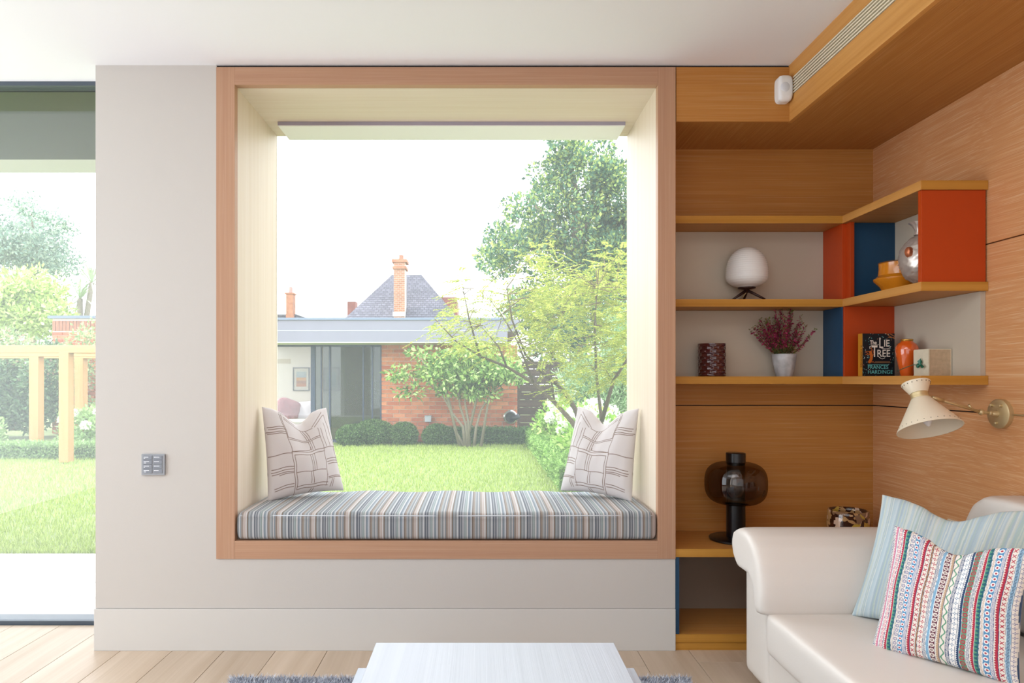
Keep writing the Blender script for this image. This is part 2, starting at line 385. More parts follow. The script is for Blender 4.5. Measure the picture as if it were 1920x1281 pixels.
# divider box in the corner
box('divider', (AX, AX+.018, SY+.004, AY-.018, Z_M, Z_T-TK), M['orange'], sh, bevel=.0008)
box('divider', (AX+.018, AX+.036, SY-.03, AY-.018, Z_M, Z_T-TK), M['orange'], sh, bevel=.0008)
box('end_panel', (AX+.036, PX, SY-.012, SY+.006, Z_M, Z_T-TK), M['blue'], sh)['label'] = 'deep blue back of the upper corner compartment'
box('divider', (AX, AX+.018, SY+.004, AY-.018, Z_B, Z_M-TK), M['blue'], sh, bevel=.0008)
box('divider', (AX+.018, AX+.02, SY-.004, AY-.018, Z_B, Z_M-TK), M['orange'], sh)
box('end_panel', (AX+.003, PX, SY-.008, SY+.003, Z_B, Z_M-TK), M['orange'], sh, bevel=.0008)['label'] = 'orange back of the lower corner compartment'
box('end_panel', (AX+.004, XR-.006, AE+.004, AE+.024, Z_M, Z_T-TK), M['orange'], sh, bevel=.0008)['label'] = 'orange panel closing the near end'

# worktop and low cabinet below
WZ = EYE-318/K
wt = thing('worktop', (1.3, 0, WZ), 'low oak worktop in the alcove behind the sofa arm', 'worktop')
box('board', (BX1+.001, XR-.001, .003, AY-.001, WZ-TK+.001, WZ), M['oak_x'], wt)
box('edge_lipping', (BX1+.001, XR-.001, 0, .003, WZ-TK, WZ+.0005), M['oak_edge'], wt)
lc = thing('low_cabinet', (1.3, 0, 0), 'open low oak cabinet with blue side under the worktop', 'cabinet')
CB = EYE-478/K
box('base_shelf', (BX1+.001, XR-.001, .003, AY-.001, CB-TK, CB), M['oak_x'], lc)
box('edge_lipping', (BX1+.001, XR-.001, 0, .003, CB-TK, CB+.0005), M['oak_edge'], lc)
box('plinth', (BX1+.001, XR-.001, .004, .02, 0, CB-TK-.002), M['oak_edge'], lc)
box('side_panel', (BX1+.001, BX1+.018, .004, AY-.02, CB, WZ-TK), M['blue'], lc)['label'] = 'blue side panel'
box('back_panel', (BX1+.018, XR-.001, AY-.02, AY-.001, CB, WZ-TK), plain('taupe_panel', '9A8878', .6), lc)
box('divider', (1.48, 1.50, .01, AY-.02, CB, WZ-TK), M['blue'], lc)

# keypad on the painted wall
kp = thing('light_switch', ((289-900)/K, 0, .935), 'grey square keypad switch with white engraved lines', 'switch')
kx, kz = (289-900)/K, EYE-(871-712)/K
box('plate', (kx-.050, kx+.050, -.010, 0, kz-.045, kz+.045), plain('keypad_grey', '9DA0A6', .5), kp, bevel=.002)
km = plain('keypad_button', '8B8F98', .5); kw = plain('keypad_mark', 'F4F6FA', .6)
for cxk in (-.0215, .0215):
    for r in range(4):
        z = kz+.030-r*.0190
        b = box('button', (kx+cxk-.0195, kx+cxk+.0180, -.0125, -.010, z-.0085, z+.0085), km, kp, bevel=.0006)
        mb = MB(); x0 = kx+cxk-.0165; L = (.024, .022, .024, .021)[r] if cxk > 0 else (.020, .023, .023, .023)[r]
        for wi in range(4):
            mb.box(x0+L*wi/4, x0+L*(wi+.88)/4, -.0130, -.0125, z+.001, z+.0036)
        if cxk < 0: mb.box(x0, x0+(.006, .010, .005, .010)[r], -.0130, -.0125, z-.0045, z-.0022)
        obj('engraving', mb, kw, b)
# switch plate on the oak wall behind the sofa
so = thing('wall_socket', (XR, -.22, .53), 'cream wall socket plate on the oak wall behind the pale cushion', 'socket')
box('plate', (XR-.009, XR, -.275, -.18, .515, .60), M['shade'], so, bevel=.002)
box('rocker', (XR-.012, XR-.009, -.245, -.21, .54, .575), M['white'], so, bevel=.001)

# ------------------------------------------------------------------ soft furnishing builders
def to_lin_arr(c): return np.array(lin(c))
def pillow(name, TL, TR, BL, BR, thick, colf, N, mat, label, group, sag=.05, seed=0, extra=None):
    TL, TR, BL, BR = [Vector(p) for p in (TL, TR, BL, BR)]
    c = (TL+TR+BL+BR)/4
    nrm = (TR-TL+BR-BL).cross(TL-BL+TR-BR).normalized()
    if nrm.y > 0: nrm = -nrm
    rng = np.random.default_rng(seed); ph = rng.uniform(0, 6, 8)
    A = {k: np.array(v[:]) for k, v in dict(TL=TL, TR=TR, BL=BL, BR=BR, n=nrm).items()}
    w = (TR-TL).length; h = (TL-BL).length; upv = np.array(((TL-BL)+(TR-BR)).normalized()[:]); rt = np.array(((TR-TL)+(BR-BL)).normalized()[:])
    def surf(N, side):
        g = np.linspace(0, 1, N); g = .5-.5*np.cos(np.pi*g)*(.55)-.5*(1-2*g)*.45 if side < 0 else g
        u, v = np.meshgrid(g, g); x = 2*u-1; y = 2*v-1
        # edges bow inwards between the pointed corners
        xi = x*(1-.07*(1-y**2)); yi = y*(1-.07*(1-x**2))
        uu = (xi+1)/2; vv = (yi+1)/2
        Pt = (A['BL'][None, None]*((1-uu)*(1-vv))[..., None]+A['BR']*(uu*(1-vv))[..., None]+A['TL']*((1-uu)*vv)[..., None]+A['TR']*(uu*vv)[..., None])
        f = np.clip((1-x**2)*(1-y**2), 0, 1)**.42*(1-.18*y)
        chop = np.exp(-((u-.5)/.20)**2)
        f = f*(1-.42*chop*np.clip(v-.45, 0, 1)*1.7)
        wr = .05*np.sin(9*u+ph[0]+3*v)*np.sin(6*v+ph[1])+.035*np.sin(21*u+ph[2]-8*v)*np.sin(5*u+ph[3])
        edge = np.clip(np.minimum(np.minimum(u, 1-u), np.minimum(v, 1-v))*9, 0, 1)
        f = f+wr*edge
        Pt = Pt+A['n']*(side*thick*.5*f)[..., None]
        Pt = Pt-upv*(sag*chop*np.clip(v, 0, 1)**2.2)[..., None]
        # tiny rippling of the seams
        rp = .002*np.sin(46*u+ph[4])*(1-edge); Pt = Pt+rt*rp[..., None]*1.0
        return Pt.reshape(-1, 3), u, v
    Vf, u, v = surf(N, 1); col = colf(u, v).reshape(-1, 3)
    idx = np.arange(N*N).reshape(N, N)
    F = np.stack([idx[:-1, :-1], idx[:-1, 1:], idx[1:, 1:], idx[1:, :-1]], -1).reshape(-1, 4)
    n2 = 40; Vb, ub, vb = surf(n2, -1); cb = colf(ub, vb).reshape(-1, 3)
    i2 = np.arange(n2*n2).reshape(n2, n2)+N*N
    F2 = np.stack([i2[:-1, :-1], i2[1:, :-1], i2[1:, 1:], i2[:-1, 1:]], -1).reshape(-1, 4)
    # orientation of front faces follows the normal
    e1 = Vf[F[len(F)//2, 1]]-Vf[F[len(F)//2, 0]]; e2 = Vf[F[len(F)//2, 3]]-Vf[F[len(F)//2, 0]]
    if np.dot(np.cross(e1, e2), A['n']) < 0: F = F[:, ::-1]; F2 = F2[:, ::-1]
    me = np_mesh(name, np.vstack([Vf, Vb]), np.vstack([F, F2]), np.vstack([col, cb]))
    o = link(name, me, mat, None, origin=((BL+BR)/2)[:], smooth=True)
    return tag(o, label, 'pillow', group)

fabric = attr_mat('printed_fabric', .85, bump=.25, sheen=.1)
# --- sketched line print
SEG = [(450,215,490,500),(462,215,480,390),(600,270,635,385),(618,275,650,385),(640,280,663,385),(745,320,765,500),(770,330,792,480),(838,240,870,490),(812,300,830,480),
 (480,390,750,385),(485,403,750,397),(485,500,640,475),(340,330,460,315),(345,345,470,330),(335,365,465,350),(340,375,470,365),(485,500,765,490),(505,525,765,512),(335,530,490,510),
 (485,500,505,840),(505,525,515,780),(630,525,637,655),(648,525,652,655),(668,520,670,655),(763,500,755,700),(860,490,880,700),(770,490,900,486),
 (510,660,750,655),(770,580,900,570),(770,600,900,590),(775,618,900,608),(345,620,490,610),(345,640,490,628),(350,655,490,645),(395,665,490,655),(515,765,750,755),(515,785,750,778),
 (760,715,905,705),(760,725,905,715),(365,750,490,735),(370,765,490,755),(620,660,620,750),(635,660,640,750),(625,790,605,830),(640,790,620,830),(790,730,770,790),(805,730,785,790),
 (640,475,640,455),(655,400,660,490),(640,400,645,480),(672,400,680,490),(870,490,862,600),(885,500,890,560),(480,225,560,240),(480,240,700,300),(700,290,820,215),(720,300,830,240),(755,690,735,780),(455,200,590,200)]
SEGS = np.array([((a-335)/560, 1-(b-185)/640, (c-335)/560, 1-(d-185)/640) for a, b, c, d in SEG])
def sketch_color(flip):
    base = to_lin_arr('DAD3D2'); line = to_lin_arr('7C6252')
    def f(u, v):
        if flip: u = 1-u
        u = u+.004*np.sin(31*v); v = v+.004*np.sin(27*u)
        dmin = np.full(u.shape, 9.)
        for a, b, c, d in SEGS:
            dx, dy = c-a, d-b; t = np.clip(((u-a)*dx+(v-b)*dy)/(dx*dx+dy*dy+1e-9), 0, 1)
            dmin = np.minimum(dmin, np.hypot(u-a-t*dx, v-b-t*dy))
        k = np.clip(1.4-dmin/.0042, 0, 1)[..., None]
        return base*(1-k)+line*k
    return f
# --- fine blue stripes
def stripes_color(u, v):
    rng = np.random.default_rng(3)
    pal = [to_lin_arr(c) for c in ('C6D3D8', 'B4C6CE', 'D2D9D6', 'AEC0CA', 'C6D0C8', 'BCCDD4', 'CCD4CF', 'B2C6C4')]
    idx = rng.integers(0, len(pal), 150); t = np.clip(((u+.006*np.sin(5*v))*150).astype(int), 0, 149)
    mix = np.array(pal)[idx[t]]
    return mix*(1+.05*np.sin(u*900)[..., None])
# --- ethnic bands
c_ = {k: to_lin_arr(v) for k, v in dict(cr='EFE6DC', nv='2F4A6E', rd='B8364A', pk='D98AA2', tl='2E6474', gn='5E9A7C', bl='5B93BE', br='A5785A', mr='6A3346', lv='8A88A8', tn='C3A386', wh='F4F1EE', lb='A8CBE0', gb='8FA0B4', og='8E7A50').items()}
BANDS = [(.8,'dash','wh','nv'),(1,'scal','cr','pk'),(.35,'solid','wh','wh'),(1,'ring','cr','pk'),(.8,'scal','wh','rd'),(1,'zig','gn','tl'),(.5,'dash','wh','tn'),(1.1,'ring','cr','lv'),(1.2,'dots','bl','rd'),(.7,'dash','lv','wh'),(.9,'scal','cr','rd'),
 (1.3,'xs','cr','rd'),(.35,'solid','br','br'),(1.3,'flow','cr','rd'),(.7,'dash','wh','nv'),(.7,'dash','lb','bl'),(1.3,'ring','mr','cr'),(.8,'scal','cr','tn'),(1.3,'leaf','cr','gn'),(.7,'dash','nv','wh'),(1.3,'flow','wh','gb'),(.8,'scal','wh','nv'),
 (1.3,'ring','gn','rd'),(.7,'dash','wh','nv'),(.8,'scal','cr','rd'),(1,'zig','gn','tl'),(.6,'dash','wh','tn'),(1.3,'dots','bl','rd'),(.6,'dash','lv','wh'),(.9,'scal','cr','rd'),(1.2,'xs','cr','rd'),(.7,'dash','lb','nv'),(1,'flow','cr','lv')]
def band_color(u, v):
    ws = np.array([b[0] for b in BANDS]); e = np.concatenate([[0], np.cumsum(ws)/ws.sum()])
    uu = np.clip(u+.004*np.sin(14*v), 0, .9999); bi = np.clip(np.searchsorted(e, uu, 'right')-1, 0, len(BANDS)-1)
    col = np.zeros(u.shape+(3,))
    for k, (wd, ty, a, b) in enumerate(BANDS):
        m = bi == k
        if not m.any(): continue
        x = (uu[m]-e[k])/(e[k+1]-e[k]); W_ = e[k+1]-e[k]; y = v[m]/W_
        yf = y % 1; cx = x-.5; cy = yf-.5
        if ty == 'solid': f = np.zeros_like(x)
        elif ty == 'dash': f = (((y*2.2+x*.5) % 1) < .5)*(np.abs(cx) < .32)
        elif ty == 'scal': f = (x > .55-.3*np.abs(np.sin(y*math.pi*1.6)))*1.
        elif ty == 'zig': f = (x > np.abs(((y*1.1) % 1)-.5)*1.6)*1.
        elif ty == 'ring': r = np.hypot(cx, cy); f = ((r < .40) & (r > .22))*1.+(r < .09)
        elif ty == 'dots': r = np.hypot(cx, cy); f = np.where(r < .17, 1., np.where(r < .36, -1., 0.))
        elif ty == 'xs': f = ((np.abs(np.abs(cx)-np.abs(cy)) < .10) & (np.abs(cx) < .3))*1.
        elif ty == 'flow': r = np.hypot(cx, cy); th = np.arctan2(cy, cx); f = (r < .22+.16*np.cos(4*th))*1.-(r < .08)*1.
        elif ty == 'leaf': f = (np.abs(cx-.25*np.sin(y*math.pi)) < .12)*1.
        cc = c_[a][None]*np.ones((len(x), 1)); f = f[:, None]
        cc = np.where(f > .5, c_[b], np.where(f < -.5, c_['wh'], cc))
        ln = ((x < .07) | (x > .95))[:, None]
        col[m] = np.where(ln, c_['wh'] if a not in ('cr', 'wh') else c_['nv'], cc)
    return col

def vec(x, y, z): return Vector((x, y, z))
pillow('throw_pillow', (-1.03, .30, 1.030), (-.775, .53, 1.015), (-.985, .25, .588), (-.68, .50, .602), .15, sketch_color(False), 300, fabric,
       'off-white square pillow with brown line print against the left jamb', 'pillows on the window seat', sag=.07, seed=1)
pillow('throw_pillow', (.495, .52, 1.022), (.747, .285, 1.022), (.405, .50, .602), (.705, .25, .588), .15, sketch_color(True), 300, fabric,
       'off-white square pillow with brown line print against the right jamb', 'pillows on the window seat', sag=.07, seed=2)
pillow('throw_pillow', (1.405, -.53, .755), (1.722, -.83, .756), (1.270, -.58, .350), (1.56, -.90, .350), .14, stripes_color, 320, fabric,
       'pale blue finely striped pillow at the back of the sofa', 'pillows on the sofa', sag=.05, seed=3)
pillow('throw_pillow', (1.270, -.82, .710), (1.455, -1.115, .710), (1.195, -.83, .335), (1.42, -1.12, .345), .12, band_color, 420, fabric,
       'multicoloured pillow with patterned vertical bands at the front of the sofa', 'pillows on the sofa', sag=.04, seed=5)

# --- striped bench cushion
def seat_pad():
    x0, x1, y0, y1, z0, z1 = IX0+.004, IX1-.004, -.004, GY-.006, IZ0+.003, .588
    nx = 1500; r = .022
    prof = []                                  # from underside front, up the face, over the top, down the back
    prof += [(y0+r, z0), (y0+r*.4, z0+.004), (y0+.002, z0+.014)]
    for k in range(5): prof.append((y0+.002-.003*math.sin(math.pi*(k+.5)/5), z0+.02+(z1-z0-.045)*k/4))
    for k in range(7):
        a = math.pi-math.pi/2*k/6; prof.append((y0+r+r*math.cos(a), z1-r+r*math.sin(a)))
    for k in range(1, 12): prof.append((y0+r+(y1-y0-2*r)*k/12, z1+.004*math.sin(math.pi*k/12)))
    for k in range(7):
        a = math.pi/2-math.pi/2*k/6; prof.append((y1-r+r*math.cos(a), z1-r+r*math.sin(a)))
    prof += [(y1, z0+.01), (y1-r, z0)]
    pr = np.array(prof); m = len(pr); xs = np.linspace(0, 1, nx)
    t = np.minimum(xs, 1-xs)*(x1-x0); endf = np.clip(t/.022, 0, 1); shr = np.sqrt(1-(1-endf)**2)
    cy, cz = (y0+y1)/2, (z0+z1)/2
    X = x0+(x1-x0)*xs
    V = np.zeros((nx, m, 3)); V[:, :, 0] = X[:, None]
    bow = .004*np.sin(xs*math.pi*9)[:, None]
    V[:, :, 1] = cy+(pr[None, :, 0]-cy)*(.93+.07*shr)[:, None]
    V[:, :, 2] = cz+(pr[None, :, 1]-cz)*(.62+.38*shr)[:, None]+bow*(pr[None, :, 1] > cz)
    V[:, :, 2] -= (V[:, :, 2].min()-z0)*0
    pal = ['A2A5A6','868A8E','BDBAB8','7B858E','9E9690','85786E','B0A49C','C0B8B4','AC968C','C4C0BE','7E7268','8E989C','9EA2A4','84888C','BEBFC0','686C74','9C9FA2','686C74','B0B2B4','787C82','9CA6A6','8A9492','C0C0C0','6A7480','88929A','B6B8BC','786E66','988C82']
    P_ = .1455; wv = np.random.default_rng(5).uniform(.5, 1.5, len(pal)); e = np.concatenate([[0], np.cumsum(wv)/wv.sum()])
    q = ((X-x0) % P_)/P_; bi = np.clip(np.searchsorted(e, q, 'right')-1, 0, len(pal)-1)
    colx = np.array([to_lin_arr(c) for c in pal])[bi]
    colx = colx*(1+.10*np.sin(X*2*math.pi/.0042))[:, None]
    col = np.repeat(colx[:, None, :], m, 1).reshape(-1, 3)
    idx = np.arange(nx*m).reshape(nx, m)
    F = np.stack([idx[:-1, :-1], idx[1:, :-1], idx[1:, 1:], idx[:-1, 1:]], -1).reshape(-1, 4)
    capv = [idx[0], idx[-1][::-1]]
    me = np_mesh('seat_pad', V.reshape(-1, 3), F, col)
    bm = bmesh.new(); bm.from_mesh(me); bmesh.ops.holes_fill(bm, edges=[e for e in bm.edges if e.is_boundary], sides=0)
    bmesh.ops.recalc_face_normals(bm, faces=bm.faces); bm.to_mesh(me); bm.free()
    root = thing('seat_cushion', (IX0, 0, IZ0), 'long striped grey and blue cushion filling the window seat', 'cushion')
    link('cover', me, fabric, root, smooth=True)
    obj('piping', MB().tube([(x0+.02, y0+.004, z1-.012), (x0+.3, y0+.003, z1-.012), ((x0+x1)/2, y0+.003, z1-.013), (x1-.3, y0+.003, z1-.012), (x1-.02, y0+.004, z1-.012)], .0022, 6), plain('piping', 'D9DDE4', .8), root, smooth=True)
seat_pad()

# ------------------------------------------------------------------ sofa
leather = plain('cream_leather', 'E4DCD4', .42, bump=.06, bscale=280, spec=.4)
def soft(name, boxes, parent, voxel=.012, smooth=14, disp=None, mat=leather):
    mb = MB()
    for b in boxes: mb.box(*b)
    o = obj(name, mb, mat, parent)
    r = o.modifiers.new('r', 'REMESH'); r.mode = 'VOXEL'; r.voxel_size = voxel; r.use_smooth_shade = True
    s_ = o.modifiers.new('s', 'SMOOTH'); s_.iterations = smooth; s_.factor = .5
    return o
sf = thing('sofa', (1.4, -1.3, 0), 'cream leather sofa with padded arm along the oak wall', 'sofa')
soft('base', [(1.015, 1.86, -2.35, -.34, .045, .235)], sf, .02, 3)
soft('armrest', [(1.005, 1.86, -.525, -.325, .06, .50), (1.02, 1.80, -.54, -.30, .45, .54)], sf, .012, 6)
def soft_prism(name, poly, x0, x1, parent, voxel, smooth):
    # front end swells slightly and is drawn in at the nose
    mb = MB(); n = len(poly); cy_ = sum(p[0] for p in poly)/n; cz_ = sum(p[1] for p in poly)/n; st_ = [(x0, .93), (x0+.02, .985), (x0+.06, 1.0), (x1, 1.0)]
    vs = [(x, cy_+(p[0]-cy_)*k, cz_+(p[1]-cz_)*k) for x, k in st_ for p in poly]
    fs = [tuple(range(n)), tuple(range(4*n-1, 3*n-1, -1))]+[(j*n+i, j*n+(i+1) % n, (j+1)*n+(i+1) % n, (j+1)*n+i) for j in range(3) for i in range(n)]
    mb.add(vs, fs); o = obj(name, mb, leather, parent)
    r_ = o.modifiers.new('r', 'REMESH'); r_.mode = 'VOXEL'; r_.voxel_size = voxel; r_.use_smooth_shade = True
    s_ = o.modifiers.new('s', 'SMOOTH'); s_.iterations = smooth; s_.factor = .5
    return o
soft_prism('arm_pad', [(-.345, .455), (-.300, .49), (-.284, .54), (-.300, .582), (-.350, .604), (-.410, .608), (-.465, .598), (-.515, .568), (-.550, .52), (-.572, .46), (-.580, .40), (-.572, .345), (-.53, .332), (-.505, .36), (-.50, .42), (-.46, .455)], .962, 1.78, sf, .009, 8)
soft('seat', [(.985, 1.72, -1.55, -.545, .205, .352)], sf, .012, 14)
soft('seat', [(.985, 1.72, -2.35, -1.55, .205, .352)], sf, .012, 14)
soft('backrest', [(1.78, 1.872, -2.35, -.36, .2, .60)], sf, .015, 8)
soft_prism('back_pillow', [(-.53, .34), (-.49, .50), (-.462, .61), (-.478, .665), (-.515, .725), (-.57, .76), (-.68, .765), (-1.0, .75), (-1.47, .74), (-1.5, .70), (-1.5, .34)][::-1], 1.715, 1.868, sf, .011, 7)
soft('back_pillow', [(1.735, 1.868, -2.33, -1.52, .34, .75)], sf, .014, 14)
# seam down the arm front
seam = [(.972, -.33, .515), (.972, -.40, .497), (.976, -.46, .472), (.978, -.495, .44), (.980, -.508, .40), (.984, -.512, .36), (.995, -.53, .335)]
obj('seam', MB().tube(seam, .0022, 6), plain('seam_thread', 'CFC4B8', .7), sf, smooth=True)
for (x, y) in ((1.08, -.42), (1.78, -.42), (1.08, -2.25), (1.78, -2.25)):
    obj('leg', MB().lathe([(.016, 0), (.022, .05)], (x, y, 0), 16), M['black'], sf, smooth='auto')

# ------------------------------------------------------------------ coffee table and rug
ct = thing('coffee_table', (.06, -1.5, 0), 'white two-tier coffee table standing on the shaggy rug', 'table')
tx0, tx1 = (705-900)/(K*1.446), (1151-900)/(K*1.446); ty = sY(1.446)
box('tabletop', (tx0, tx1, -2.0, ty, .325, .380), M['table'], ct, bevel=.002)
lx0, lx1 = (671-900)/(K*1.441), (1189-900)/(K*1.441)
box('lower_tier', (lx0, lx1, -1.98, ty+.009, .262, .302), M['table'], ct, bevel=.002)
box('spacer', (tx0+.04, tx1-.04, -1.95, ty-.05, .302, .325), M['table'], ct)
for (x, y) in ((lx0+.03, ty-.03), (lx1-.09, ty-.03), (lx0+.03, -1.90), (lx1-.09, -1.90)):
    box('leg', (x, x+.06, y-.06, y, .024, .262), M['table'], ct, bevel=.002)
def blades(n, x0, x1, y0, y1, z, h, w, cols, seed, lean=.6, dens=None):
    r = np.random.default_rng(seed)
    x = r.uniform(x0, x1, n); y = r.uniform(y0, y1, n) if dens is None else y1-(y1-y0)*r.uniform(0, 1, n)**dens
    a = r.uniform(0, 2*np.pi, n); hh = h*r.uniform(.55, 1.15, n); la = r.uniform(0, 2*np.pi, n); ll = hh*lean*r.uniform(.2, 1, n)
    dx, dy = np.cos(a)*w/2, np.sin(a)*w/2
    b0 = np.stack([x-dx, y-dy, np.full(n, z)], 1); b1 = np.stack([x+dx, y+dy, np.full(n, z)], 1)
    m1 = np.stack([x+dx*.7+np.cos(la)*ll*.35, y+dy*.7+np.sin(la)*ll*.35, z+hh*.6], 1); m0 = m1-np.stack([1.4*dx, 1.4*dy, 0*x], 1)
    t = np.stack([x+np.cos(la)*ll, y+np.sin(la)*ll, z+hh], 1); t2 = t+np.stack([dx*.2, dy*.2, 0*x], 1)
    V = np.stack([b0, b1, m1, m0, t2, t], 1).reshape(-1, 3); i = np.arange(n)*6
    F = np.concatenate([np.stack([i, i+1, i+2, i+3], 1), np.stack([i+3, i+2, i+4, i+5], 1)])
    cc = np.array([to_lin_arr(c) for c in cols])[r.integers(0, len(cols), n)]*r.uniform(.85, 1.1, (n, 1))
    return V, F, np.repeat(cc, 6, 0)
rg = thing('shag_rug', (.0, -1.3, 0), 'silvery grey shaggy rug under the coffee table', 'rug')
box('backing', (-.93, .78, -2.4, -.345, 0, .008), plain('rug_backing', '8A8E98', .9), rg)
V, F, cc = blades(60000, -.94, .79, -2.4, -.335, .006, .032, .004, ('C6CAD6', 'DCE0EA', 'AEB2C0', 'ECEFF6', '8E92A2'), 4, .8, dens=2.2)
p = link('pile', np_mesh('pile', V, F, cc), attr_mat('rug_pile', .7), rg); p['kind'] = 'stuff'

# ------------------------------------------------------------------ ornaments on the shelves
# egg lamp
cx, cy = 1.238, .252
lp = thing('table_lamp', (cx, cy, Z_M), 'small white ribbed glass egg lamp on a dark tripod on the upper shelf', 'lamp')
prof = []
for k in range(47):
    t = k/46; z = 1.583+.188*t
    r = .093*math.sin(math.pi*min(1, t**.62*1.0))**.55 if 0 < t < 1 else .0
    r = .0935*(max(0, 1-((t-.30)/.30)**2)**.42 if t < .30 else max(0, 1-((t-.30)/.70)**2.6)**.5)
    if t == 0: r = .034
    prof.append((max(r, .004 if t > .5 else .034)+.0009*math.sin(t*46*math.pi/2*1.0), z))
prof = sorted(prof, key=lambda p: p[1])
gm = NT('opal_glass'); gm.b.inputs['Base Color'].default_value = (.86, .85, .83, 1); gm.b.inputs['Roughness'].default_value = .25
gm.b.inputs['Subsurface Weight'].default_value = .3; gm.b.inputs['Subsurface Radius'].default_value = (.03, .03, .03); gm.b.inputs['Subsurface Scale'].default_value = .5
P2 = []
for k in range(93):
    t = k/92; z = 1.583+.188*t
    r = .0935*(max(0, 1-((.30-t)/.30)**2.5)**.5 if t < .30 else max(0, 1-((t-.30)/.70)**2.45)**.5)
    r = max(r, .036 if t < .1 else .003); P2.append((r+.0008*math.sin(k*math.pi/2.5), z))
obj('lamp_shade', MB().lathe(P2, (cx, cy, 0), 56), gm.m, lp, smooth=True)
bronze = plain('dark_bronze', '3A2420', .4, metal=.3)
obj('collar', MB().lathe([(.008, 1.560), (.012, 1.574), (.038, 1.579), (.040, 1.585)], (cx, cy, 0), 28), bronze, lp, smooth=True)
for a in (200, 320, 80):
    a = R(a); obj('leg', MB().tube([(cx, cy, 1.572), (cx+.035*math.cos(a), cy+.035*math.sin(a), 1.552), (cx+.082*math.cos(a), cy+.082*math.sin(a), Z_M+.005)], [.007, .0065, .0045], 10), bronze, lp, smooth=True)
obj('flex', MB().tube([(cx, cy, 1.565), (cx-.01, cy+.03, 1.54), (cx-.035, cy+.05, 1.525)], .0025, 6), M['brass'], lp, smooth=True)
# dark red honeycomb glass
cx, cy = 1.0755, .252
v1 = thing('candle_holder', (cx, cy, Z_B), 'dark burgundy honeycomb glass candle holder on the lower shelf', 'candle holder')
def honey(a, z):
    u = a*14/(2*math.pi); q = (z-Z_B)/.0155; row = math.floor(q); u2 = u+.5*(row % 2)
    du = (u2 % 1)-.5; dv = (q % 1)-.5; d = min(1, math.hypot(du, dv)*1.7)
    return -.0045*(1-d*d)
red = plain('burgundy_glass', '47161C', .12, spec=.8, coat=.6)
pr = [(.060, Z_B+.0005)]+[(.0625, Z_B+.003+.149*k/72) for k in range(73)]+[(.058, Z_B+.152), (.056, Z_B+.148), (.056, Z_B+.02)]
obj('glass_body', MB().lathe(pr, (cx, cy, 0), 168, ripple=lambda a, z: honey(a, z) if Z_B+.008 < z < Z_B+.145 else 0), red, v1, smooth=True)
# heather in marble pot
cx, cy = 1.411, .252
hp = thing('potted_heather', (cx, cy, Z_B), 'pink heather in a white faceted stone pot on the lower shelf', 'plant')
def facet(a, z): return -.002*abs(math.sin(a*5))
marble = plain('marble', 'C2C2C4', .4, var=.4, vscale=22)
obj('pot', MB().lathe([(.036, Z_B), (.044, Z_B+.03), (.052, Z_B+.07), (.0555, Z_B+.104), (.050, Z_B+.104), (.046, Z_B+.08)], (cx, cy, 0), 30, ripple=facet), marble, hp, smooth='auto')
obj('soil', MB().lathe([(.047, Z_B+.085), (.048, Z_B+.092)], (cx, cy, 0), 20), plain('soil', '2A2018', .9), hp)
def leafquads(pts, dirs, size, width, cols, seed, bend=.3):
    """elongated two-quad leaves at pts pointing along dirs"""
    r = np.random.default_rng(seed); n = len(pts); d = dirs/np.linalg.norm(dirs, axis=1, keepdims=True)
    rv = r.normal(size=(n, 3)); sd = np.cross(d, rv); sd /= np.linalg.norm(sd, axis=1, keepdims=True)+1e-9; nn = np.cross(sd, d)
    L = size*r.uniform(.7, 1.3, (n, 1)); Wd = width*r.uniform(.7, 1.3, (n, 1))
    a = pts; mid = pts+d*L*.5+nn*L*bend*.25; tip = pts+d*L
    V = np.stack([a, mid+sd*Wd*.5, tip, mid-sd*Wd*.5], 1).reshape(-1, 3); i = np.arange(n)*4
    F = np.stack([i, i+1, i+2, i+3], 1)
    cc = np.array([to_lin_arr(c) for c in cols])[r.integers(0, len(cols), n)]*r.uniform(.75, 1.2, (n, 1))
    return V, F, np.repeat(cc, 4, 0)
def stack(parts):
    V = []; F = []; Cc = []; o = 0
    for v, f, c in parts: V.append(v); F.append(f+o); Cc.append(c); o += len(v)
    return np.vstack(V), np.vstack(F), np.vstack(Cc)
leaf_mat = attr_mat('foliage', .7, transl=.35)
r = np.random.default_rng(11); stems = MB(); fl_p = []; fl_d = []; gr_p = []; gr_d = []
for k in range(46):
    a = r.uniform(0, 2*np.pi); sp_ = r.uniform(0, 1)**.6; tilt = sp_*1.08; L = .225*r.uniform(.72, 1.0)*(1-.28*sp_)
    base = np.array([cx+.02*math.cos(a)*sp_, cy+.02*math.sin(a)*sp_, Z_B+.09]); d0 = np.array([math.sin(tilt)*math.cos(a), math.sin(tilt)*math.sin(a)*.55, math.cos(tilt)])
    q = [base+d0*L*t+np.array([0, 0, .03*t*t]) for t in np.linspace(0, 1, 6)]
    q = [np.array([p[0], min(p[1], AY-.03), p[2]]) for p in q]
    stems.tube([tuple(p) for p in q], [.0016, .0015, .0013, .001, .0008, .0005], 4)
    for t in np.linspace(.15, 1, 60):
        j = t*5; i0 = min(4, int(j)); pp = q[i0]*(1-(j-i0))+q[i0+1]*(j-i0); rr = r.normal(size=3); rr = rr/np.linalg.norm(rr)+d0*.8
        (gr_p if (t < .35 or t > .93 or r.random() < .18) else fl_p).append(pp); (gr_d if len(gr_p) > len(gr_d) else fl_d).append(rr)
obj('stems', stems, plain('stem', '5A5A34', .8), hp)
V, F, cc = stack([leafquads(np.array(fl_p), np.array(fl_d), .014, .007, ('A02E58', 'C04A72', '8A2848', 'B8506E'), 1), leafquads(np.array(gr_p), np.array(gr_d), .014, .004, ('6E7A3C', '8A9450', '9A6A48'), 2)])
link('flowers', np_mesh('flowers', V, F, cc), leaf_mat, hp)
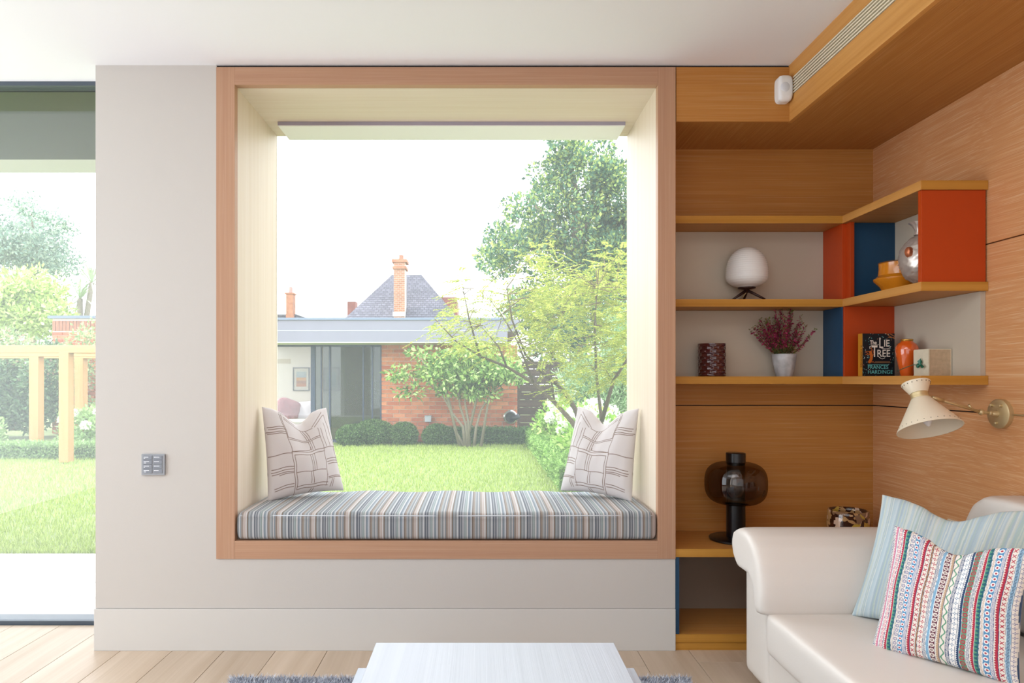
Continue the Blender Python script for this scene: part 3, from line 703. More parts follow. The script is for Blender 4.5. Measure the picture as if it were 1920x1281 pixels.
# orange bowl vase
cx, cy = 1.757, -.057
glaze = plain('amber_glaze', 'E08A1E', .16, spec=.7, var=.25, vscale=8, coat=.5)
b1 = thing('ceramic_bowl', (cx, cy, Z_M), 'amber glazed ceramic bowl with ridged waist beside the silver vase', 'bowl')
obj('bowl_body', MB().lathe([(.05, Z_M+.0005), (.062, Z_M+.005), (.074, Z_M+.03), (.096, Z_M+.052), (.098, Z_M+.060), (.089, Z_M+.068), (.080, Z_M+.075), (.077, Z_M+.105), (.078, Z_M+.126), (.072, Z_M+.126), (.070, Z_M+.10), (.065, Z_M+.03)], (cx, cy, 0), 56), glaze, b1, smooth='auto')
obj('rim', MB().lathe([(.0785, Z_M+.124), (.079, Z_M+.129), (.072, Z_M+.130), (.0715, Z_M+.124)], (cx, cy, 0), 56, cap=False), plain('rim_brown', '7A4A1C', .3), b1, smooth=True)
# silver textured vase
cx, cy = 1.753, -.247
silver = plain('silver_foil', 'D6CEC8', .3, metal=.6)
sv = thing('round_vase', (cx, cy, Z_M), 'round silver vase with crinkled surface beside the orange end panel', 'vase')
def crink(a, ph):
    q = Vector((math.cos(a)*math.cos(ph)*16, math.sin(a)*math.cos(ph)*16, math.sin(ph)*16)); return 1+.075*mnoise.noise(q)
obj('vase_body', MB().sphere((cx, cy, 1.628), (.103, .094, .104), 72, 44, crink), silver, sv, smooth=True)
obj('foot', MB().lathe([(.04, Z_M+.0005), (.045, Z_M+.004), (.034, Z_M+.02)], (cx, cy, 0), 30), silver, sv, smooth=True)
obj('neck', MB().lathe([(.020, 1.722), (.016, 1.740), (.024, 1.762), (.038, 1.772)], (cx-.034, cy, 0), 30, cap=False, ripple=lambda a, z: .004*math.sin(a*9)*(z > 1.75)), silver, sv, smooth=True)
obj('boss', MB().sphere((cx-.095, cy-.03, 1.650), (.014, .016, .020), 20, 12, lambda a, p: 1+.06*math.sin(a*5)), plain('copper_boss', 'D0805A', .3, metal=.6), sv, smooth=True)
# book with cover art
bx0, bx1, by0, by1, bz0, bz1 = 1.664, 1.806, .058, .088, Z_B+.0008, 1.358
bk_ = thing('paperback_book', ((bx0+bx1)/2, by0, Z_B), 'black paperback book with white title lettering standing on the lower shelf', 'book')
box('pages', (bx0+.003, bx1-.003, by0+.0015, by1-.0015, bz0, bz1-.003), plain('paper', 'E8E0CC', .9), bk_)
box('spine', (bx0-.0005, bx0+.002, by0, by1, bz0, bz1), plain('spine_amber', 'D08A22', .5), bk_)
box('back_cover', (bx0+.002, bx1, by1-.0015, by1, bz0, bz1), plain('cover_black', '16181C', .4), bk_)
nx, nz = 150, 200; gx, gz = np.meshgrid(np.linspace(0, 1, nx), np.linspace(0, 1, nz))
cov = np.ones((nz, nx, 3))*to_lin_arr('1A1C22'); rr = np.random.default_rng(8)
for k in range(130):
    u, v = rr.uniform(0, 1, 2)
    if .16 < u < .80 and .05 < v < .85 and not (u < .22 or u > .78): continue
    an = rr.uniform(0, np.pi); du = (gx-u)*.142; dv = (gz-v)*.186; a1 = du*np.cos(an)+dv*np.sin(an); a2 = -du*np.sin(an)+dv*np.cos(an)
    m = (np.abs(a1) < .0035) & (np.abs(a2) < .0013*(1-np.abs(a1)/.0036)); cov[m] = to_lin_arr(rr.choice(['5FB0B0', 'B8D4D2', 'D9D2C4', 'C07A6A', '3E7C84']))
def stroke(pts, w, c):
    for (a, b), (c2, d) in zip(pts[:-1], pts[1:]):
        dx, dy = (c2-a)*.142, (d-b)*.186; t = np.clip(((gx-a)*.142*dx+(gz-b)*.186*dy)/(dx*dx+dy*dy), 0, 1)
        cov[np.hypot((gx-a)*.142-t*dx, (gz-b)*.186-t*dy) < w] = to_lin_arr(c)
tr = 'C4682A'                                  # the bare orange tree on the cover
stroke([(.22, .335), (.27, .40), (.28, .48), (.25, .56)], .0062, tr); stroke([(.18, .335), (.34, .335)], .002, tr)
for e_ in ([(.28, .46), (.36, .52), (.33, .60)], [(.27, .48), (.17, .52), (.10, .50)], [(.26, .52), (.20, .58), (.10, .58)], [(.25, .55), (.30, .62), (.26, .67)], [(.17, .52), (.12, .56)]): stroke(e_, .0013, tr)
for e_ in ([(1, .88), (.85, .93), (.74, 1)], [(1, .93), (.86, .99)], [(1, .90), (.80, .91)]): stroke(e_, .0016, 'B06A3A')
Vc = np.stack([bx0+.002+gx*(bx1-bx0-.002), np.full(gx.shape, by0-.0004), bz0+gz*(bz1-bz0)], -1).reshape(-1, 3)
idx = np.arange(nx*nz).reshape(nz, nx); Fc = np.stack([idx[:-1, :-1], idx[:-1, 1:], idx[1:, 1:], idx[1:, :-1]], -1).reshape(-1, 4)
me = np_mesh('cover', Vc, Fc, cov.reshape(-1, 3)); co_ = link('front_cover', me, attr_mat('cover_print', .35), bk_)
sd = co_.modifiers.new('t', 'SOLIDIFY'); sd.thickness = .0012; sd.offset = -1
def text(s, name, x, z, size, mat, parent, y=None, sx=1, ext=.0002, rot=(R(90), 0, 0), align='LEFT', off=0):
    cu = bpy.data.curves.new(name, 'FONT'); cu.body = s; cu.size = size; cu.extrude = ext; cu.align_x = align; cu.offset = off; cu.resolution_u = 3
    cu.materials.append(mat); tmp = bpy.data.objects.new('tmp', cu); me = bpy.data.meshes.new_from_object(tmp); bpy.data.objects.remove(tmp)
    o = bpy.data.objects.new(name, me); C.objects.link(o); o.parent = parent; o.rotation_euler = rot
    o.location = Vector((x, by0-.0008 if y is None else y, z))-worldloc(parent); o.scale = (sx, 1, 1); return o
tw = plain('title_ink', 'EFE4D6', .5); tt = plain('author_ink', '6FC4C0', .5); to = plain('sub_ink', 'B9885A', .5)
W_, H_ = bx1-bx0, bz1-bz0
text('The', 'lettering', bx0+.24*W_, bz0+.74*H_, .026, tw, bk_, sx=.72, off=.0004)
text('L', 'lettering', bx0+.51*W_, bz0+.66*H_, .066, tw, bk_, sx=.62, off=.0003)
text('IE', 'lettering', bx0+.66*W_, bz0+.695*H_, .042, tw, bk_, sx=.85, off=.0004)
text('T', 'lettering', bx0+.29*W_, bz0+.45*H_, .070, tw, bk_, sx=.62, off=.0003)
text('REE', 'lettering', bx0+.45*W_, bz0+.455*H_, .044, tw, bk_, sx=.84, off=.0004)
text('FRANCES', 'lettering', bx0+.17*W_, bz0+.17*H_, .0235, tt, bk_, sx=.92)
text('HARDINGE', 'lettering', bx0+.17*W_, bz0+.055*H_, .0235, tt, bk_, sx=.93)
flo = MB().tube([(bx0+x_*W_, by0-.0012, bz0+z_*H_) for x_, z_ in ((.56, .67), (.62, .645), (.74, .64), (.84, .655), (.88, .70))], .0011, 5)
flo.tube([(bx0+x_*W_, by0-.0012, bz0+z_*H_) for x_, z_ in ((.24, .64), (.23, .69), (.30, .715), (.44, .715), (.50, .74))], .0012, 5)
flo.tube([(bx0+x_*W_, by0-.0012, bz0+z_*H_) for x_, z_ in ((.50, .46), (.56, .42), (.62, .405), (.70, .43))], .0012, 5)
obj('lettering_flourish', flo, tw, bk_)['kind'] = 'stuff'
box('subtitle', (bx0+.40*W_, bx0+.86*W_, by0-.0008, by0-.0004, bz0+.335*H_, bz0+.343*H_), to, bk_)
box('subtitle', (bx0+.36*W_, bx0+.88*W_, by0-.0008, by0-.0004, bz0+.310*H_, bz0+.318*H_), to, bk_)
box('award_line', (bx0+.17*W_, bx0+.82*W_, by0-.0008, by0-.0004, bz0+.262*H_, bz0+.272*H_), tt, bk_)
text('F. HARDINGE', 'spine_lettering', bx0-.0009, bz0+.72*H_, .016, plain('spine_ink', '4A2A18', .5), bk_, y=by0+.010, rot=(R(90), R(90), R(-90)))
# coral vase
cx, cy = 1.792, -.05
cv = thing('coral_vase', (cx, cy, Z_B), 'glossy coral orange vase with gilt rim between the book and the box', 'vase')
coral = plain('coral_glaze', 'E2601F', .1, spec=.8, coat=.8)
obj('vase_body', MB().lathe([(.022, Z_B+.0005), (.024, Z_B+.004), (.030, Z_B+.035), (.039, Z_B+.08), (.0435, Z_B+.105), (.042, Z_B+.122), (.034, Z_B+.136), (.024, Z_B+.143), (.022, Z_B+.148)], (cx, cy, 0), 48), coral, cv, smooth=True)
obj('rim', MB().lathe([(.0225, Z_B+.146), (.0235, Z_B+.155), (.0205, Z_B+.156), (.019, Z_B+.147)], (cx, cy, 0), 40), plain('gilt', 'D8A850', .25, metal=.8), cv, smooth=True)
# paper box with ribbon
bX0, bX1, bY0, bY1 = 1.769, 1.858, -.226, -.134
gb = thing('gift_box', (bX0, bY0, Z_B), 'small cream paper box with green ribbon flower near the shelf end', 'box')
craft = plain('craft_paper', 'C9AE8E', .85, var=.15, vscale=70); creamp = plain('cream_paper', 'E4D9C0', .85, var=.06, vscale=60)
box('box_body', (bX0+.002, bX1-.002, bY0+.0015, bY1-.001, Z_B+.0008, Z_B+.104), craft, gb)
box('lid_edge', (bX0, bX1, bY0, bY1, Z_B+.104, Z_B+.107), creamp, gb, bevel=.0006)
box('side_flap', (bX0-.0015, bX0+.002, bY0, bY1, Z_B+.0008, Z_B+.048), creamp, gb)
box('side_flap', (bX0-.0025, bX0+.002, bY0, bY1, Z_B+.048, Z_B+.105), creamp, gb)
box('side_strip', (bX1-.002, bX1, bY0, bY1, Z_B+.0008, Z_B+.105), creamp, gb)
rb = MB(); c0 = Vector((bX0-.008, bY0+.038, Z_B+.042))
for d_ in ((-.002, .028, .002), (-.004, -.028, -.006), (-.003, -.004, .030), (-.010, .01, -.006)):
    d_ = Vector(d_); s_ = d_.cross(Vector((1, 0, 0))).normalized()*.008
    rb.add([c0, c0+d_*.5+s_-Vector((.004, 0, 0)), c0+d_, c0+d_*.5-s_-Vector((.004, 0, 0))], [(0, 1, 2, 3)])
    rb.add([c0-Vector((.003, 0, 0)), c0+d_*.5+s_*1.2-Vector((.008, 0, 0)), c0+d_*.95, c0+d_*.5-s_*1.1], [(0, 1, 2, 3)])
obj('ribbon', rb, plain('green_satin', '146A50', .35), gb)
obj('ribbon_tail', MB().tube([c0, c0+Vector((-.01, .03, .004)), c0+Vector((-.02, .07, -.008)), c0+Vector((-.028, .11, -.022))], .0016, 6), plain('green_cord', '3E6A52', .5), gb, smooth=True)

# smoked glass lamp on the worktop
cx, cy = 1.156, .170
sl_ = thing('smoked_lamp', (cx, cy, WZ), 'black column lamp with smoked glass globe on the worktop', 'lamp')
obj('base', MB().lathe([(.112, WZ+.0005), (.116, WZ+.003), (.116, WZ+.010), (.112, WZ+.013), (.04, WZ+.014)], (cx, cy, 0), 56), M['black'], sl_, smooth='auto')
obj('column', MB().lathe([(.0415, WZ+.013), (.0415, .592), (.045, .594), (.045, .600)], (cx, cy, 0), 40), M['black'], sl_, smooth='auto')
obj('cap', MB().lathe([(.040, .770), (.040, .783), (.0425, .785), (.0425, .825), (.040, .827)], (cx, cy, 0), 40), M['black'], sl_, smooth='auto')
t = NT('smoked_glass'); t.t.nodes.remove(t.b); tr_ = t.n('BsdfTransparent'); tr_.inputs[0].default_value = (.42, .36, .32, 1)
gl = t.n('BsdfGlossy'); gl.inputs['Roughness'].default_value = .03; lw = t.n('LayerWeight'); lw.inputs[0].default_value = .2
mr = t.n('MapRange'); mr.inputs['To Min'].default_value = .05; mr.inputs['To Max'].default_value = .35; mx = t.n('MixShader')
t.l(lw.outputs['Facing'], mr.inputs['Value']); t.l(mr.outputs[0], mx.inputs[0]); t.l(tr_.outputs[0], mx.inputs[1]); t.l(gl.outputs[0], mx.inputs[2]); t.l(mx.outputs[0], t.out.inputs[0])
GP = []
for k in range(41):
    a = -math.pi/2+math.pi*k/40; rr_ = .135*abs(math.cos(a))**.55; zz = .689+.096*(abs(math.sin(a))**.75)*(1 if a > 0 else -1)
    GP.append((max(rr_, .043), zz))
obj('globe', MB().lathe(GP, (cx, cy, 0), 64, cap=False), t.m, sl_, smooth=True)
obj('inner_column', MB().lathe([(.040, .600), (.040, .770)], (cx, cy, 0), 32), M['black'], sl_, smooth='auto')
obj('bulb_shape', MB().sphere((cx-.012, cy-.030, .686), (.040, .030, .066), 28, 18), plain('mirror_oval', 'B4BCC4', .08, metal=.9), sl_, smooth=True)  # mirrored oval added to stand for the reflection in the globe
obj('power_cord', MB().tube([(cx+.02, cy+.115, WZ+.006), (cx+.10, cy+.13, WZ+.004), (cx+.16, cy+.10, WZ+.0035), (cx+.24, cy+.13, WZ+.0035), (cx+.33, cy+.11, WZ+.0035), (cx+.45, cy+.15, WZ+.0035)], .003, 6), M['black'], sl_, smooth=True)
# tortoiseshell glass bowl
cx, cy = 1.68, .20
t = NT('tortoise_glass'); tc_ = t.n('TexCoord'); vz = t.n('TexVoronoi'); vz.inputs['Scale'].default_value = 34; vz.inputs['Randomness'].default_value = 1
nzz = t.n('TexNoise'); nzz.inputs['Scale'].default_value = 25; ad = t.n('MixRGB', blend_type='LINEAR_LIGHT'); ad.inputs[0].default_value = .035
t.l(tc_.outputs['Object'], nzz.inputs['Vector']); t.l(tc_.outputs['Object'], ad.inputs[1]); t.l(nzz.outputs['Color'], ad.inputs[2]); t.l(ad.outputs[0], vz.inputs['Vector'])
rp_ = t.n('ValToRGB'); rp_.color_ramp.interpolation = 'CONSTANT'; es = rp_.color_ramp.elements
es[0].position = 0; es[0].color = lin('3A1E14')+(1,); es[1].position = .28; es[1].color = lin('B89060')+(1,)
for p_, c in ((.48, 'D8B8A0'), (.66, 'C0A040'), (.82, '8A6A50')): e = es.new(p_); e.color = lin(c)+(1,)
sx_ = t.n('SeparateColor'); t.l(vz.outputs['Color'], sx_.inputs[0]); t.l(sx_.outputs[0], rp_.inputs[0]); t.l(rp_.outputs[0], t.b.inputs['Base Color'])
t.b.inputs['Roughness'].default_value = .1; t.b.inputs['Coat Weight'].default_value = .7; tort = t.m
tb = thing('glass_bowl', (cx, cy, WZ), 'tortoiseshell speckled glass bowl on the worktop beside the sofa arm', 'bowl')
obj('bowl_body', MB().lathe([(.07, WZ+.0005), (.08, WZ+.004), (.0885, WZ+.03), (.090, WZ+.07), (.086, WZ+.115), (.084, WZ+.130), (.079, WZ+.130), (.081, WZ+.11), (.083, WZ+.03), (.06, WZ+.012)], (cx, cy, 0), 48), tort, tb, smooth=True)

# ------------------------------------------------------------------ wall lamp
sc_ = thing('wall_lamp', (XR, -.458, 1.034), 'cream double-cone wall lamp on a jointed brass arm over the sofa', 'lamp')
Mx = Matrix.Rotation(R(-90), 3, 'Y')
obj('wall_rose', MB().lathe([(.053, 0), (.053, .016), (.048, .020), (.012, .021), (.010, .034), (.006, .040)], (XR, -.458, 1.034), 48, M=Mx), M['brass'], sc_, smooth='auto')
for (dy, dz) in ((.022, .03), (-.022, .03), (0, -.034)):
    obj('screw', MB().lathe([(.005, .018), (.005, .028), (.003, .030)], (XR, -.458+dy, 1.034+dz), 12, M=Mx), M['brass'], sc_, smooth='auto')
waist = Vector((1.555, -.50, 1.100)); ax = Vector((.02, -.40, -.88)).normalized()
j1 = Vector((XR-.04, -.458, 1.036)); j2 = Vector((1.80, -.464, 1.040)); j3 = Vector((1.60, -.497, 1.094))
obj('arm', MB().tube([j1, j2], .0055, 12).tube([j2, j3], [.0055, .0042], 12).sphere(j2, .011, 16, 10).sphere(j1+Vector((-.004, 0, 0)), .009, 14, 8), M['brass'], sc_, smooth=True)
obj('arm_sleeve', MB().tube([j3+Vector((.045, .006, -.012)), j3], .0068, 12).tube([j3, waist+Vector((.026, .0, -.005))], .0055, 12), M['brass'], sc_, smooth=True)
obj('arm_knob', MB().tube([j2+Vector((-.03, 0, .008)), j2+Vector((-.045, 0, .026))], [.004, .005], 8), M['brass'], sc_, smooth=True)
zq = ax.to_track_quat('Z', 'Y').to_matrix()
obj('lamp_shade', MB().lathe([(.0275, .010), (.030, .012), (.101, .123), (.1015, .126), (.0985, .126), (.028, .014)], waist, 64, M=zq, cap=False), M['shade'], sc_, smooth='auto')
obj('top_cone', MB().lathe([(.0275, -.008), (.046, -.046), (.0455, -.049), (.043, -.048), (.025, -.008)], waist, 48, M=zq, cap=False), M['shade'], sc_, smooth='auto')
obj('cone_cap', MB().lathe([(.0005, -.049), (.0445, -.0475)], waist, 48, M=zq, cap=False), M['shade'], sc_)
obj('waist_band', MB().lathe([(.028, -.009), (.0285, -.006), (.0275, 0), (.0285, .006), (.029, .012)], waist, 40, M=zq), M['brass'], sc_, smooth=True)
hm = MB(); dk = plain('punched_hole', '4A3A2C', .9)
for k in range(18):
    a = 2*math.pi*k/18; q = zq @ Vector((.0445*math.cos(a), .0445*math.sin(a), -.041)); hm.sphere(waist+q, .0018, 6, 4)
for k in range(30):
    a = 2*math.pi*k/30; q = zq @ Vector((.0950*math.cos(a), .0950*math.sin(a), .114)); hm.sphere(waist+q, .0017, 6, 4)
obj('punched_holes', hm, dk, sc_)['kind'] = 'stuff'
obj('bulb_shape', MB().lathe([(.012, .03), (.018, .055), (.020, .075), (.014, .098), (.006, .112), (.001, .116)], waist, 24, M=zq), plain('opal_bulb', 'F2F0F0', .3), sc_, smooth=True)
obj('power_cord', MB().tube([(XR-.004, -.515, 1.034), (XR-.004, -.55, 1.033), (XR-.004, -.9, 1.033)], .003, 6), M['brass'], sc_, smooth=True)
#GARDEN
# ------------------------------------------------------------------ garden ground
gr = thing('ground', (0, 8, 0), kind='structure')
t = NT('lawn_soil'); t.b.inputs['Base Color'].default_value = lin('748248')+(1,); t.b.inputs['Roughness'].default_value = .9
box('turf', (-60, 60, .40, 90, -.3, -.012), t.m, gr)
pt = thing('patio', (-3, 1, 0), kind='structure')
stone = plain('limestone', 'D6D2CA', .7, var=.08, vscale=2)
for i in range(14):
    for j in range(2):
        x0 = -8.5+i*.9; y_ = (.42 if x0 < -2.3 else .71)+j*.605; box('slab', (x0+.003, x0+.897, y_, y_+.60, -.012, 0), stone, pt, bevel=.002, seg=1)  # slabs below the window are unseen, laid to bounce light up
box('slab', (-2.2, -1.655, .42, .705, -.012, 0), stone, pt, bevel=.002, seg=1)
lw_ = thing('lawn', (-3, 5, 0), 'short bright green grass covering the garden lawn', 'grass', kind='stuff')
V, F, cc = blades(130000, -9.5, 1.0, 1.64, 9.6, -.012, .045, .007, ('AABC62', '98AC52', 'BACA7A', '8CA24A'), 21, .7, dens=1.5)
V[:, 1] = 11.24-V[:, 1]                       # denser towards the house
link('grass_blades', np_mesh('grass_blades', V, F, cc), attr_mat('grass', .8, transl=.3), lw_)['kind'] = 'stuff'

def clumps(blobs, ncl, per, cr_, size, width, cols, seed, updir=.25, flat=1.0):
    r = np.random.default_rng(seed); w = np.array([b[3]*b[5] for b in blobs]); w = w/w.sum(); pts = []; dirs = []; tone = []
    for k in range(ncl):
        b = blobs[r.choice(len(blobs), p=w)]; d = r.normal(size=3); d /= np.linalg.norm(d); rad = r.uniform(.35, 1)**.5
        c = np.array(b[:3])+d*rad*np.array(b[3:])
        q = r.normal(size=(per, 3)); q /= np.linalg.norm(q, axis=1, keepdims=True); rr = cr_*r.uniform(.2, 1, (per, 1))**.5
        off = q*rr; off[:, 2] *= flat; tone.append(np.repeat(r.uniform(.78, 1.18), per)); pts.append(c+off); dd = q+r.normal(size=(per, 3))*.5; dd[:, 2] += updir; dirs.append(dd)
    V_, F_, C_ = leafquads(np.vstack(pts), np.vstack(dirs), size, width, cols, seed+1)
    return V_, F_, C_*np.repeat(np.concatenate(tone), 4)[:, None]
def px_blobs(lst, s, dy):
    out = []
    for (px, py, rx, ry) in lst:
        p = P(px, py, s); out.append((p.x, p.y, p.z, rx/(K*s), dy, ry/(K*s)))
    return out
bark = plain('bark', '6E6250', .9, bump=.5, bscale=30); bark2 = plain('grey_bark', '7E7462', .85, bump=.4, bscale=40)
def plant(name, base, label, cat, foliage, stemmb=None, smat=None, group=None):
    o = thing(name, base, label, cat, group)
    f = link('foliage', np_mesh('foliage', *foliage), leaf_mat, o); f['kind'] = 'stuff'
    if stemmb is not None: obj('trunk', stemmb, smat or bark, o, smooth=True)
    return o
# big broadleaf tree behind
s = .14; px = 1085
bl = px_blobs([(1090, 330, 60, 45), (1010, 400, 60, 40), (1085, 430, 70, 55), (965, 440, 42, 28), (1150, 400, 60, 70), (1032, 335, 32, 26), (935, 492, 34, 16), (1000, 480, 62, 36), (1120, 500, 80, 45), (1062, 285, 30, 22), (1140, 320, 42, 34), (1180, 480, 60, 90), (1060, 580, 120, 60), (1230, 420, 60, 90)], s, 1.7)
tm = MB(); q = lambda x, y, s_=s: P(x, y, s_)
b0 = q(px, 840); b0.z = -.05
tm.tube([b0, q(1084, 640), q(1083, 520), q(1082, 440), q(1080, 370), q(1070, 300)], [.32, .27, .22, .17, .11, .04], 10)
for br_ in ([(1083, 500), (1050, 450), (1015, 400), (990, 370)], [(1082, 450), (1110, 400), (1135, 350)], [(1083, 520), (1030, 490), (970, 450)], [(1083, 520), (1130, 470), (1180, 430)], [(1080, 400), (1050, 350), (1035, 325)]):
    tm.tube([q(*b) for b in br_], [.12-.09*k/(len(br_)-1) for k in range(len(br_))], 7)
plant('broadleaf_tree', (b0.x, b0.y, 0), 'tall blue-green broadleaf tree behind the garden studio', 'tree', clumps(bl, 300, 160, .40, .125, .075, ('5E8468', '4A7054', '74946A', '94AC60', 'AEBC68', '3C5E48'), 31), tm)
# feathery honey locust close to the window
s = .40; loc = P(1125, 880, s); q = lambda x, y, k=.40: P(x, y, k)
BR = [[(1122, 880), (1100, 830), (1072, 790), (1040, 755), (1000, 718), (950, 688), (900, 668), (855, 640), (815, 598)],
      [(1100, 830), (1080, 770), (1055, 730), (1018, 700), (985, 665), (960, 600), (950, 540)],
      [(1122, 860), (1128, 790), (1118, 700), (1115, 610), (1120, 540)],
      [(1128, 790), (1150, 715), (1185, 660), (1200, 560)],
      [(1000, 718), (970, 640), (940, 590), (905, 545)], [(1040, 755), (1030, 690), (1050, 620), (1065, 560)], [(900, 668), (880, 600), (868, 540)], [(950, 688), (935, 650), (900, 610)]]
tm = MB(); nodes = []
g0 = Vector((loc.x, loc.y, -.05)); tm.tube([g0, q(1122, 880), q(1112, 850)], [.06, .05, .045], 9)
for k, b in enumerate(BR):
    w0 = .034 if k < 2 else (.026 if k < 4 else .013)
    pts = [q(x, y, .40+.012*math.sin(k*2+j)*(j > 0)) for j, (x, y) in enumerate(b)]
    tm.tube(pts, [w0-(w0-.004)*j/(len(pts)-1) for j in range(len(pts))], 7)
    for a_, b_ in zip(pts[:-1], pts[1:]):
        for t_ in np.linspace(0, 1, 6): nodes.append(np.array((a_+(b_-a_)*float(t_))[:]))
nodes = np.array(nodes); r = np.random.default_rng(41)
bl = px_blobs([(845, 612, 48, 30), (895, 570, 50, 45), (950, 640, 80, 38), (1000, 560, 80, 60), (1080, 540, 80, 55), (1135, 620, 60, 100), (1040, 650, 80, 45), (1125, 530, 60, 55), (1150, 690, 40, 50), (890, 640, 60, 22), (1010, 480, 50, 22), (1150, 480, 40, 26), (870, 525, 22, 20), (1090, 690, 50, 30), (1050, 590, 70, 70), (1180, 600, 60, 110), (1060, 735, 25, 22)], s, .75)
w = np.array([b[3]*b[5] for b in bl]); w /= w.sum(); lp_ = []; ld_ = []; tw_ = MB()
for k in range(1250):
    b = bl[r.choice(len(bl), p=w)]; d = r.normal(size=3); d /= np.linalg.norm(d); c = np.array(b[:3])+d*r.uniform(0, 1)**.5*np.array(b[3:])
    near = nodes[np.argmin(np.sum((nodes-c)**2, 1))]; out = c-near+np.array([-.1, 0, .05]); out /= np.linalg.norm(out)+1e-6
    L = r.uniform(.16, .34); dr = np.array([out[0]+r.normal()*.5, out[1]+r.normal()*.4, -.15+r.normal()*.25]); dr /= np.linalg.norm(dr)
    if k % 7 == 0: tw_.tube([tuple(near), tuple((near+c)/2+r.normal(size=3)*.05), tuple(c)], [.006, .004, .002], 4, cap=False)
    side = np.cross(dr, [0, 0, 1.]); side /= np.linalg.norm(side)+1e-6
    m = 15; tt = np.linspace(.08, 1, m)
    for sg in (-1, 1):
        pp = c+dr*(tt*L)[:, None]+np.array([0, 0, -.10*L])*(tt**2)[:, None]
        lp_.append(pp); ld_.append(side*sg+dr*.55+np.array([0, 0, -.25])+r.normal(size=(m, 3))*.12)
fol = leafquads(np.vstack(lp_), np.vstack(ld_), .038, .0095, ('B4B848', '98A840', 'C4C65C', '84983A', 'A8AE58'), 42)
lt = plant('feathery_tree', (loc.x, loc.y, 0), 'feathery yellow-green tree leaning in from the right of the window', 'tree', fol, tm, plain('olive_bark', '544632', .8))
obj('twigs', tw_, plain('twig', '6A5A3C', .8), lt)['kind'] = 'stuff'
# small multi-stem tree in front of the brick wall
s = .247; q = lambda x, y, k=.247: P(x, y, k)
tm = MB(); g = q(877, 833); g.z = -.02
for st in ([(872, 836), (868, 800), (848, 775), (832, 745), (800, 715), (760, 705)], [(877, 836), (873, 795), (862, 760), (858, 715), (850, 670)], [(880, 836), (878, 790), (872, 755), (875, 700), (885, 660)],
           [(889, 836), (893, 800), (902, 768), (925, 735), (950, 712)], [(870, 834), (853, 806), (846, 765), (838, 730)], [(902, 768), (915, 755), (918, 738)], [(862, 760), (835, 728), (800, 690), (785, 665)], [(873, 755), (900, 720), (925, 680)]):
    p_ = [q(*b) for b in st]; p_[0].z = min(p_[0].z, -.0); tm.tube(p_, [.030-.024*j/(len(p_)-1) for j in range(len(p_))], 7)
bl = px_blobs([(800, 662, 38, 7), (768, 703, 40, 10), (830, 685, 50, 20), (880, 668, 50, 20), (900, 700, 60, 26), (862, 728, 50, 18), (775, 735, 34, 6), (930, 690, 44, 18), (955, 708, 30, 9), (845, 705, 55, 22), (742, 700, 14, 5), (905, 735, 30, 12)], s, .45)
plant('multistem_tree', (g.x, g.y, 0), 'small multi-stemmed tree with green leaves in front of the brick wall', 'tree', clumps(bl, 330, 17, .15, .088, .044, ('86A850', 'A6C468', '587E38', 'C3D88E', '6A8E44'), 51, updir=-.2, flat=.6), tm, bark2)
# box balls and hedges
def topiary(px, py, rx, ry, s, label, seed, cols=('54763C', '6B8C4C', '45652F', '7E9C5E')):
    c = P(px, py, s); a = rx/(K*s); b = ry/(K*s); r = np.random.default_rng(seed)
    o = thing('box_ball', (c.x, c.y, 0), label, 'shrub', 'clipped box balls along the studio')
    n = 5200; d = r.normal(size=(n, 3)); d /= np.linalg.norm(d, axis=1, keepdims=True); z0 = max(c.z, b*.8)
    pts = np.array([c.x, c.y, z0])+d*np.array([a, a, b])*r.uniform(.86, 1.03, (n, 1))
    k = pts[:, 2] > -.01; pts = pts[k]; d = d[k]
    f = link('foliage', np_mesh('foliage', *leafquads(pts, d+r.normal(size=d.shape)*.7, .040, .022, cols, seed)), leaf_mat, o); f['kind'] = 'stuff'
    obj('twig_core', MB().sphere((c.x, c.y, z0), (a*.86, a*.86, b*.86), 16, 10), plain('core', '3E5A2C', .95), o, smooth=True)
topiary(700, 818, 39, 24, .236, 'widest clipped box ball, below the dark glazed doors', 61)
topiary(662, 820, 30, 20, .240, 'leftmost clipped box ball, half hidden by the left window pillow', 62)
topiary(757, 818, 25, 22, .238, 'round clipped box ball at the left corner of the brick wall', 63)
topiary(820, 817, 27, 20, .238, 'clipped box ball under the small wall light', 64)
def hedge(name, x0, x1, y0, y1, h, n, label, seed, cols, size=.045):
    o = thing(name, ((x0+x1)/2, (y0+y1)/2, 0), label, 'hedge'); r = np.random.default_rng(seed)
    p = np.stack([r.uniform(x0, x1, n), r.uniform(y0, y1, n), r.uniform(.0, h, n)], 1)
    m = r.integers(0, 3, n); p[m == 0, 2] = h+r.normal(size=(m == 0).sum())*.02; p[m == 1, 1] = y0+abs(r.normal(size=(m == 1).sum()))*.02
    k = r.random(n) < .3; p[k & (m == 2), 0] = x0
    d = r.normal(size=(n, 3)); d[:, 2] += .5
    link('foliage', np_mesh('foliage', *leafquads(p, d, size, size*.55, cols, seed)), leaf_mat, o)['kind'] = 'stuff'
    box('twig_core', (x0+.03, x1-.03, y0+.03, y1-.03, 0, h-.03), plain('core', '3E5A2C', .95), o)
hedge('low_hedge', -.55, .92, 9.28, 9.6, .25, 7000, 'low dark green hedge at the foot of the brick wall', 71, ('4C6E38', '5E8246', '3D5C2C', '6C8E54'))
hedge('edging_hedge', .83, 1.08, 4.1, 9.3, .24, 16000, 'low box edging along the right side of the lawn', 72, ('8FB55A', '7CA24C', 'A6C872', '6A9044'))
hedge('border_hedge', -9.6, -5.0, 7.05, 7.35, .20, 14000, 'low box edging in front of the timber pergola', 73, ('8FAE6C', '7C9E5A', 'A6BE86'))
